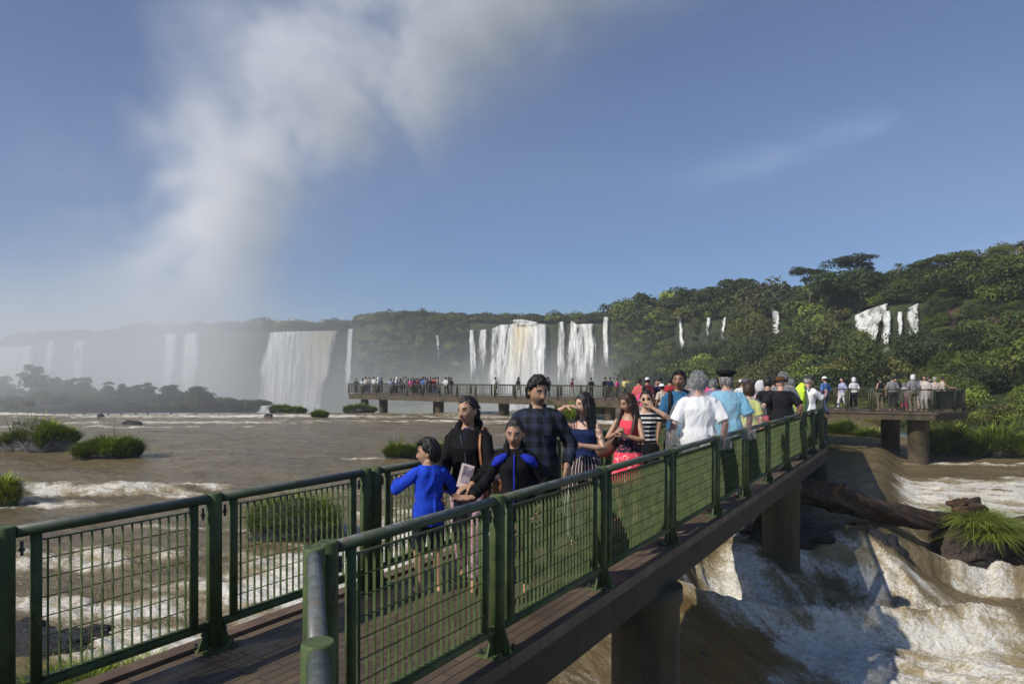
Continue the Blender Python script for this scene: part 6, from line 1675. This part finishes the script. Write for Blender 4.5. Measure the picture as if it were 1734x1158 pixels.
# woman in the pink dress
x, y = XY(1064, 9.1)
PINK = pattern('pink_black_dress', lambda t, v: t.mix(t.maprange(t.sep(v)[2], 1.20, 1.17), (0.75, 0.06, 0.10), t.mix(t.maprange(t.sep(v)[2], .93, .955), t.mix(t.maprange(t.noise(v, 26, 3, .6), .56, .62), (0.80, 0.05, 0.10), (.75, .50, .45)), t.mix(t.maprange(t.noise(v, 20, 3, .6, .8), .55, .6), (0.018, 0.018, 0.035), (0.30, .10, .09)))))
pp, ARp, _, _, kp = person(x, y, 1.63, -30, 'woman with very long brown hair in a pink and black sleeveless dress, hands clasped', fem=True, skin='tan', hair='long', hairc=HBR, head=(-30, 14, 0), q=2,
  arms={-1: dict(w=(-.06, -.27, 1.22), h=(-.8, .3, -.6), c=.9, n=(1, .3, 0), d=(.4, -.5, .5)), 1: dict(w=(.05, -.27, 1.19), h=(.8, .3, -.6), c=.9, n=(-1, .3, 0), d=(-.4, -.5, .5))},
  top=PINK, sleeve=0, topz=(0.92, 1.38), coat=0.014, skirt=(PINK, 1.0, .52, .08), legs='stand')
mb = MB()
for i in range(9):
    u = -1+2*i/8; mb.tube([(u*.08, .09-.03*abs(u), 1.50), (u*.13, .125-.04*abs(u), 1.32), (u*.15+.01*math.sin(i*2), .135-.05*abs(u), 1.15), (u*.14+.02*math.cos(i*3), .12-.04*abs(u), .99+.03*math.sin(i))], [.03, .032, .028, .008], 8)
    if abs(u) > .6: mb.tube([(math.copysign(.085, u), -.0, 1.56), (math.copysign(.115, u), -.06, 1.42), (math.copysign(.10+.02*abs(u), u), -.13, 1.28), (math.copysign(.10, u), -.15, 1.14)], [.024, .03, .028, .008], 8)
m_ = remesh(mb, .008, 0, 'hair_lengths'); wrinkle(m_, .004, 26, 1); link('hair_lengths', m_, HBR, pp)
hb2 = empty('handbag', w2(pp, (-.28, .02, 1.02)), R(-10)); tag(hb2, 'brown leather handbag under the arm of the woman in the pink dress', 'bag')
mb = MB(); mb.tube([(-.14, -.03, -.10), (-.02, 0, -.04), (.10, .02, .06)], [.075, .10, .07], 14, ry=[.05, .06, .045], up=(0, 0, 1), round_ends=True); link('pouch', remesh(mb, .012, 2, 'pouch'), mat('cognac_leather', (0.13, 0.060, 0.038), .45, var=.3), hb2)
mb = MB(); mb.tube([(.08, -.04, .10), (.12, -.02, .30), (.16, .03, .42), (.14, .08, .28)], .010, 8); mb.build('strap', mat('cognac_leather', (0.13, 0.060, 0.038)), hb2)
# woman with sunglasses
x, y = XY(1093, 9.75)
SBW = pattern('black_white_stripes', stripes((0.015, 0.015, 0.02), (0.65, 0.65, 0.63), 2, 0.062, 0.62))
pq, _, hcq, hmq, _ = person(x, y, 1.66, 5, 'woman in sunglasses and a black and white striped top, hand at her mouth', fem=True, skin='light', hair='tied', head=(-14, 2, 0), q=2,
  arms={-1: dict(w=(-.30, -.05, .90)), 1: dict(w=(.05, -.20, 1.50), h=(.9, .1, -.7), c=.8, n=(-.2, .9, 0), d=(-.5, .1, .7))}, top=SBW, sleeve=.35, topz=(0.99, 1.42), coat=0.012, bottom=C('black_shorts', (0.012, 0.012, 0.014)), leg_len=.5, fat=1.03)
mb = MB()
HMt = lambda p: Vector(tuple(np.array(hcq)+hmq@np.array(p)))
for sg in (-1, 1):
    mb.tube([HMt((sg*.033, -.094, .006)), HMt((sg*.033, -.099, .006))], .024, 14, ry=.019)
    mb.tube([HMt((sg*.055, -.085, .012)), HMt((sg*.082, -.01, .010))], .003, 6)
mb.tube([HMt((-.012, -.099, .010)), HMt((.012, -.099, .010))], .003, 6)
mb.build('sunglasses', mat('black_plastic', (0.008, 0.008, 0.008), .15), pq)
# man in blue t-shirt, facing the camera
x, y = XY(1150, 10.75)
pb, _, _, _, _ = person(x, y, 1.94, -8, 'dark-haired man in a blue t-shirt and backpack facing the camera, looking left', skin='brown', hair='short', head=(-16, 0, 0), q=2,
  arms={-1: dict(w=(-.29, -.04, .84), c=.5), 1: dict(w=(.27, -.04, .86))}, top=C('teal_blue', (0.035, 0.130, 0.26)), sleeve=.5, topz=(0.88, 1.46), coat=.012, bottom=C('dark_shorts', (0.03, 0.03, 0.035)), leg_len=.6, fat=.95)
pk = empty('backpack', pb.location); pk.rotation_euler = pb.rotation_euler; pk.scale = pb.scale; tag(pk, 'black backpack on the man in the blue t-shirt, strap over his shoulder', 'backpack')
mb = MB(); mb.ellipsoid((.02, .21, 1.28), (.17, .10, .24), 16, 12); mb.build('pouch', C('black_nylon', (0.015, 0.015, 0.018)), pk)
for sd in (-1, 1): mb = MB(); mb.tube([(sd*.12, .14, 1.42), (sd*.13, .03, 1.475), (sd*.125, -.08, 1.43), (sd*.135, -.148, 1.30), (sd*.15, -.13, 1.12), (sd*.18, .06, 1.08)], .026, 8, ry=.007, up=(1, 0, 0)); mb.build('strap', C('black_nylon', (0.015, 0.015, 0.018)), pk)
# white t-shirt man from behind
x, y = XY(1183, 9.75)
WH = C('white_tee', (0.80, 0.80, 0.82), var=.04)
p6, AR6, _, _, _ = person(x, y, 1.89, 176, 'broad man in a white t-shirt and clear plastic poncho, seen from behind', skin='red', hair='short', hairc=HDG, head=(4, 2, 0), q=2, fat=1.24,
  arms={-1: dict(w=(-.32, -.04, .90), h=(-.3, .8, 0)), 1: dict(w=(.34, -.10, .90), h=(.3, .8, 0), c=.9)}, top=WH, sleeve=.5, topz=(0.84, 1.46), coat=.016, bottom=C('grey_pants', (0.14, 0.14, 0.15)), poncho='short', hood=True)
sh, el, wr, _ = AR6[1]
cm = empty('camera', w2(p6, wr+Vector((.02, -.05, -.10)))); tag(cm, 'black camera with red strap hanging from the hand of the man in the white t-shirt', 'camera')
mb = MB(); mb.box((0, 0, 0), (.13, .06, .09)); mb.box((0, 0, .055), (.05, .05, .03)); mb.build('camera_body', mat('black_plastic', (0.008, 0.008, 0.008)), cm)
mb = MB(); mb.tube([(0, -.03, 0), (0, -.10, 0)], [.034, .036], 16); mb.build('lens', mat('black_plastic', (0.008, 0.008, 0.008)), cm)
mb = MB(); mb.tube([(.06, 0, .04), (.09, 0, .14), (.0, 0, .17), (-.06, 0, .04)], .010, 6); mb.build('strap', C('dark_red', (0.16, .012, .02)), cm)
# light blue t-shirt, beret
x, y = XY(1230, 11.0)
person(x, y, 1.94, 172, 'man in a light blue t-shirt, clear poncho and black beret, seen from behind', skin='red', hair='short', hairc=HG, head=(0, 0, 0), q=2, fat=1.18,
  arms={-1: dict(w=(-.31, -.08, .90)), 1: dict(w=(.30, -.10, .92))}, top=C('light_blue', (0.16, 0.42, 0.60)), sleeve=.5, topz=(0.84, 1.46), coat=.016, bottom=C('navy_shorts', (0.02, 0.03, 0.06)), hat=('beret', C('black_felt', (0.008, 0.008, 0.009))), poncho='short')
# black t-shirt, brown hat
x, y = XY(1323, 15.4)
person(x, y, 1.84, 176, 'broad man in a black t-shirt and brown brimmed hat at the rail', skin='red', hair=None, head=(0, 6, 0), q=1, fat=1.34, lean=4,
  arms={-1: dict(w=(-.40, -.05, .95)), 1: dict(w=(.42, -.10, .98))}, top=C('black_tee', (0.012, 0.012, 0.014)), sleeve=.5, topz=(0.84, 1.46), coat=.016, bottom=C('khaki', (0.14, 0.11, 0.07)), hat=('brim', C('brown_felt', (0.10, 0.048, 0.022))))
x, y = XY(1327, 16.6)
person(x, y, 1.93, 170, 'man in a grey shirt under a shiny clear poncho, behind the brown hat', skin='tan', hair='short', head=(-10, 0, 0), q=1, fat=1.2, top=C('grey_tee', (0.08, 0.08, 0.09)), sleeve=.5, bottom=C('charcoal', (0.016, 0.016, 0.019)), poncho=True, hood=True)
# yellow-green dress in poncho
x, y = XY(1268, 13.4)
person(x, y, 1.70, 150, 'curly-haired woman in a yellow-green top under a clear poncho, between light blue and black shirts', fem=True, skin='light', hair='curly', hairc=HBR, q=1, fat=1.1, top=C('yellow_green', (0.50, 0.52, 0.12)), sleeve=.45, bottom=pattern('tan_print', floral((.34, .22, .13), (.5, .42, .3), (.2, .1, .08), 14)), poncho=True,
  arms={1: dict(w=(.1, -.3, 1.2), h=(.8, .2, -.5))})
x, y = XY(1287, 16.8)
person(x, y, 1.74, 100, 'person in a pink top wearing a hooded white plastic poncho', fem=True, skin='light', hair=None, q=1, top=C('pale_pink', (0.55, 0.30, 0.34)), sleeve=.9, bottom=C('coral', (0.65, 0.10, 0.13)), hat=('hood', C('white_plastic', (.62, .60, .62))), poncho=True)
x, y = XY(1300, 15.9)
person(x, y, 1.84, 178, 'dark-haired man in a plain black t-shirt, seen from behind in mid crowd', skin='tan', hair='short', q=1, top=C('black_tee', (0.012, 0.012, 0.014)), sleeve=.5, bottom=C('coral', (0.65, 0.10, 0.13)), fat=1.02)
x, y = XY(1263, 17.2)
person(x, y, 1.80, 190, 'man in a dark grey cap and a clear poncho, behind the curly-haired woman', skin='tan', hair='short', q=1, top=C('white_tee2', (0.55, 0.56, 0.62)), sleeve=.5, bottom=C('denim', (0.04, 0.06, 0.11)), hat=('cap', C('grey_cap', (0.10, 0.10, 0.11))), poncho=True)
# white shirt man with neon rucksack
x, y = XY(1368, 17.6)
p16, _, _, _, _ = person(x, y, 1.88, 112, 'man in a white shirt and grey cap facing right, gesturing with raised hands', skin='red', hair='short', hairc=HG, head=(-12, 4, 0), q=1, fat=1.08,
  arms={-1: dict(w=(-.10, -.44, 1.28), h=(-.6, .3, -.8), c=.6, n=(1, 0, 0), d=(0, -.3, 1)), 1: dict(w=(.10, -.40, 1.22), h=(.6, .3, -.8), c=.6, n=(-1, 0, 0), d=(0, -.3, 1))}, top=WH, sleeve=.5, topz=(.86, 1.46), coat=.02, bottom=C('black_trousers', (0.012, 0.012, 0.014)), hat=('cap', C('slate_cap', (0.045, 0.05, 0.06))))
NEON = C('neon_yellow', (0.60, 0.85, 0.06), var=.06)
nb_ = empty('backpack', p16.location); nb_.rotation_euler = p16.rotation_euler; nb_.scale = p16.scale; tag(nb_, 'neon yellow covered backpack on the man in the white shirt', 'backpack')
mb = MB(); mb.tube([(0, .26, .98), (0, .29, 1.15), (0, .27, 1.35), (0, .19, 1.49)], [.14, .18, .17, .09], 16, ry=[.09, .13, .12, .06], up=(1, 0, 0), round_ends=True); m_ = remesh(mb, .014, 1, 'cover'); wrinkle(m_, .01, 9, 1); link('cover', m_, NEON, nb_)
for sd in (-1, 1): mb = MB(); mb.tube([(sd*.13, .16, 1.42), (sd*.14, .03, 1.49), (sd*.135, -.10, 1.42), (sd*.14, -.155, 1.28), (sd*.18, -.08, 1.10)], .024, 8, ry=.007, up=(1, 0, 0)); mb.build('strap', C('black_nylon', (0.015, 0.015, 0.018)), nb_)

# ---- crowd on the widened deck and beyond
TOPS = {'red': (0.42, 0.035, 0.045), 'coral': (0.55, 0.12, 0.12), 'maroon': (0.10, 0.015, 0.03), 'white': (0.62, 0.62, 0.64), 'pink': (0.70, 0.08, 0.26), 'navy': (0.02, 0.03, 0.08), 'cream': (0.50, 0.42, 0.36), 'yellow': (0.60, 0.55, 0.20), 'black': (0.015, 0.015, 0.018), 'grey': (0.20, 0.20, 0.21), 'blue': (0.06, 0.14, 0.36), 'green': (0.05, 0.13, 0.07), 'purple': (0.12, 0.06, 0.18), 'sky': (0.28, 0.40, 0.58), 'lilac': (0.36, 0.36, 0.55)}
BOTS = [(0.02, 0.022, 0.03), (0.05, 0.07, 0.12), (0.14, 0.12, 0.09), (0.03, 0.03, 0.03), (0.30, 0.28, 0.26)]
def gen(px, Y, H, yaw, label, topc, z=0.0, fem=False, hair='short', hat=None, poncho=False, bot=None, q=0, arms=None, fat=1.0, skin='tan', group=None, sleeve=.5, hood=False, legs='stand', hairc=None):
    x, y = XY(px, Y)
    b_ = bot if bot is not None else rng.integers(0, len(BOTS))
    bm_ = C('bot%d' % b_, BOTS[b_]) if not isinstance(b_, str) else C('t_'+b_, TOPS[b_])
    return person(x, y, H, yaw, label, z=z, fem=fem, skin=skin, hair=hair, q=q, top=C('t_'+topc, TOPS[topc]), sleeve=sleeve, bottom=bm_, hat=hat, poncho=poncho or None, hood=hood, arms=arms, group=group, fat=fat, legs=legs, hairc=hairc, coat=.02)
WCAP = ('cap', C('white_hat', (.75, .75, .75), var=.05)); WHAT = ('brim', C('white_hat', (.75, .75, .75), var=.05)); WHOOD = ('hood', C('white_plastic', (.62, .60, .62)))
UPR = {1: dict(w=(.12, -.3, 1.5), h=(.8, .2, -.5)), -1: dict(w=(-.12, -.3, 1.5), h=(-.8, .2, -.5))}
gr1 = 'visitors crowding the widened deck'
for a in (
 (1082, 27.5, 1.78, 130, 'man in a coral red t-shirt, at the left end of the distant crowd', 'coral', dict(q=1, bot=0)),
 (1096, 28.5, 1.80, 160, 'visitor in a maroon shirt and white cap beside the coral red t-shirt', 'maroon', dict(q=1, hat=WCAP)),
 (1090, 25.0, 1.52, 150, 'short visitor in a bright pink top in front of the maroon shirt', 'pink', dict(q=1, fem=True, hair='tied')),
 (1112, 29.0, 1.72, 20, 'visitor in a dark navy shirt right of the maroon shirt', 'navy', dict(q=1)),
 (1117, 31.0, 1.84, 200, 'tall visitor in navy standing farther back, right of the maroon shirt', 'navy', dict(q=1)),
 (1121, 25.0, 1.58, 190, 'visitor in a cream top and white sun hat', 'cream', dict(q=1, fem=True, hat=WHAT)),
 (1134, 27.0, 1.80, 175, 'dark-haired visitor in a red t-shirt behind the white sun hat', 'red', dict(q=1)),
 (1168, 17.0, 1.76, 185, 'visitor in a hooded clear poncho over grey, left of the white t-shirt man', 'grey', dict(q=1, poncho=True, hood=True)),
 (1178, 22.0, 1.80, 180, 'visitor in a clear poncho over white behind the white t-shirt man', 'white', dict(q=1, poncho=True, hood=True)),
 (1208, 20.0, 1.74, 190, 'visitor in purple under a clear poncho, between the white and light blue t-shirts', 'purple', dict(q=1, poncho=True, hood=True)),
 (1202, 26.0, 1.76, 150, 'visitor in pink between the white and light blue t-shirts', 'pink', dict(q=1, fem=True, hair='long')),
 (1213, 28.0, 1.80, 200, 'dark-shirted visitor farther back, left of the beret', 'black', dict(q=1)),
 (1256, 24.0, 1.74, 170, 'white-shirted visitor seen between the beret and the curly hair', 'white', dict(q=1, hat=WCAP)),
 (1275, 22.0, 1.76, 190, 'visitor in blue seen left of the pink plastic hood', 'blue', dict(q=1)),
 (1310, 25.0, 1.74, 180, 'visitor in grey seen between the two black shirts', 'grey', dict(q=1)),
 (1340, 24.0, 1.74, 160, 'visitor in a clear poncho over green behind the brown hat', 'green', dict(q=1, poncho=True, hood=True)),
 (1397, 33.0, 1.84, 205, 'visitor in a slate blue top and white cap on the platform', 'blue', dict(q=1, hat=WCAP, bot=1, legs='walk')),
): gen(*a[:6], group=gr1, **a[6])
# right platform
gr2 = 'visitors on the right viewing platform'
for a in (
 (1426, 35.6, 1.64, -70, 'woman in a lilac top and white jeans on the right platform, facing left', 'lilac', dict(fem=True, bot='white', legs='walk', skin='light')),
 (1446, 36.0, 1.64, 180, 'person in a white hooded poncho alone on the right platform', 'white', dict(hat=WHOOD, bot=0, hair=None)),
 (1491, 36.0, 1.66, 180, 'woman in a black top and rust trousers on the right platform', 'black', dict(fem=True, sleeve=0, hair='tied', bot=2)),
 (1511, 35.4, 1.72, 170, 'man in a light grey t-shirt and dark trousers on the right platform', 'grey', dict(bot=3, fat=1.1)),
 (1516, 37.0, 1.76, 180, 'dark-haired visitor just behind the light grey t-shirt on the right platform', 'black', dict(bot=3)),
 (1532, 35.6, 1.36, 180, 'small girl in lilac and pink on the right platform', 'lilac', dict(fem=True, bot='pink', poncho=True, hood=True)),
 (1546, 35.0, 1.78, 170, 'man in grey with raised pale hood, left of the group at the platform corner', 'grey', dict(bot=2, hat=WHOOD, skin='light')),
 (1559, 37.0, 1.70, 180, 'visitor in a blue shirt within the group at the platform corner', 'blue', dict(bot=4)),
 (1566, 34.9, 1.74, -60, 'visitor in a cream top and shorts amid the group at the platform corner', 'cream', dict(bot=4, poncho=True)),
 (1574, 36.5, 1.76, 200, 'dark-haired visitor at the back of the group at the platform corner', 'navy', dict(bot=0)),
 (1583, 35.2, 1.66, 175, 'white-haired visitor in pale yellow leaning on the platform rail', 'cream', dict(bot=4, hair='short', hairc=HG, fat=1.2)),
 (1596, 35.6, 1.72, 95, 'dark-haired woman in cream at the right end of the platform, arm on the rail', 'cream', dict(fem=True, sleeve=0, bot=2, arms={-1: dict(w=(-.2, -.45, 1.15), h=(0, 0, -1))})),
): gen(*a[:6], z=PZ, group=gr2, q=1, **a[6])
# far walkway
gr3 = 'visitors on the far walkway'
def on_deck(px, back=1.3):
    tt = (px-CX)/F; dx, dy_ = G1.x-G0.x, G1.y-G0.y
    k = (tt*G0.y-G0.x)/(dx-tt*dy_); return (G0+(G1-G0)*k).y+back
far_list = [(603, 'green'), (614, 'white'), (619, 'cream'), (625, 'white'), (633, 'white'), (641, 'white'), (646, 'navy'), (662, 'lilac'), (667, 'purple'), (672, 'white'), (678, 'cream'), (683, 'black'), (687, 'grey'), (691, 'green'), (696, 'pink'), (700, 'purple'), (704, 'maroon'), (708, 'coral'), (712, 'coral'), (716, 'blue'), (720, 'white'), (724, 'grey'), (729, 'maroon'), (733, 'red'), (737, 'black'), (741, 'grey'), (755, 'white'), (760, 'grey'), (764, 'black'), (839, 'white'), (878, 'black'), (928, 'grey'), (969, 'maroon'), (1001, 'black'), (1025, 'black'), (1033, 'navy'), (1045, 'pink'), (1057, 'yellow')]
ordn = ['leftmost', 'second', 'third', 'fourth', 'fifth', 'sixth', 'seventh', 'eighth', 'ninth', 'tenth', 'eleventh', 'twelfth', 'thirteenth', 'fourteenth', 'fifteenth', 'sixteenth', 'seventeenth', 'eighteenth', 'nineteenth', 'twentieth', 'twenty-first', 'twenty-second', 'twenty-third', 'twenty-fourth', 'twenty-fifth', 'twenty-sixth', 'twenty-seventh', 'twenty-eighth', 'twenty-ninth']
lone = {839: 'lone visitor in white between the woman in black and the man in plaid', 878: 'dark-clothed visitor walking on the far walkway just left of the plaid man', 928: 'grey-clothed visitor bending on the far walkway right of the plaid man', 969: 'visitor in maroon on the far walkway above the raised arm', 1001: 'dark visitor on the far walkway right above the woman in navy', 1025: 'dark-dressed visitor left of the taller one in navy on the far walkway', 1033: 'visitor in navy next to the pink one on the far walkway', 1045: 'visitor in pink beside the yellow poncho on the far walkway', 1057: 'visitor in a yellow poncho with raised arms on the far walkway'}
for i, (px, c) in enumerate(far_list):
    Yd = on_deck(px, rng.uniform(0.7, 2.6) if px < 800 else rng.uniform(.6, 1.4))
    lb = lone.get(px) or 'visitor in %s on the far walkway, %s from its left end' % (c, ordn[i])
    gen(px, Yd, rng.uniform(1.62, 1.82), rng.uniform(90, 260), lb, c, q=0, group=gr3, fem=rng.random() < .45, hair='short' if px % 2 else 'long', hat=WHOOD if c == 'white' and px in (672, 641) else None, poncho=False, arms=UPR if px in (625, 1057, 733) else None, legs='walk' if px in (878, 760) else 'stand')
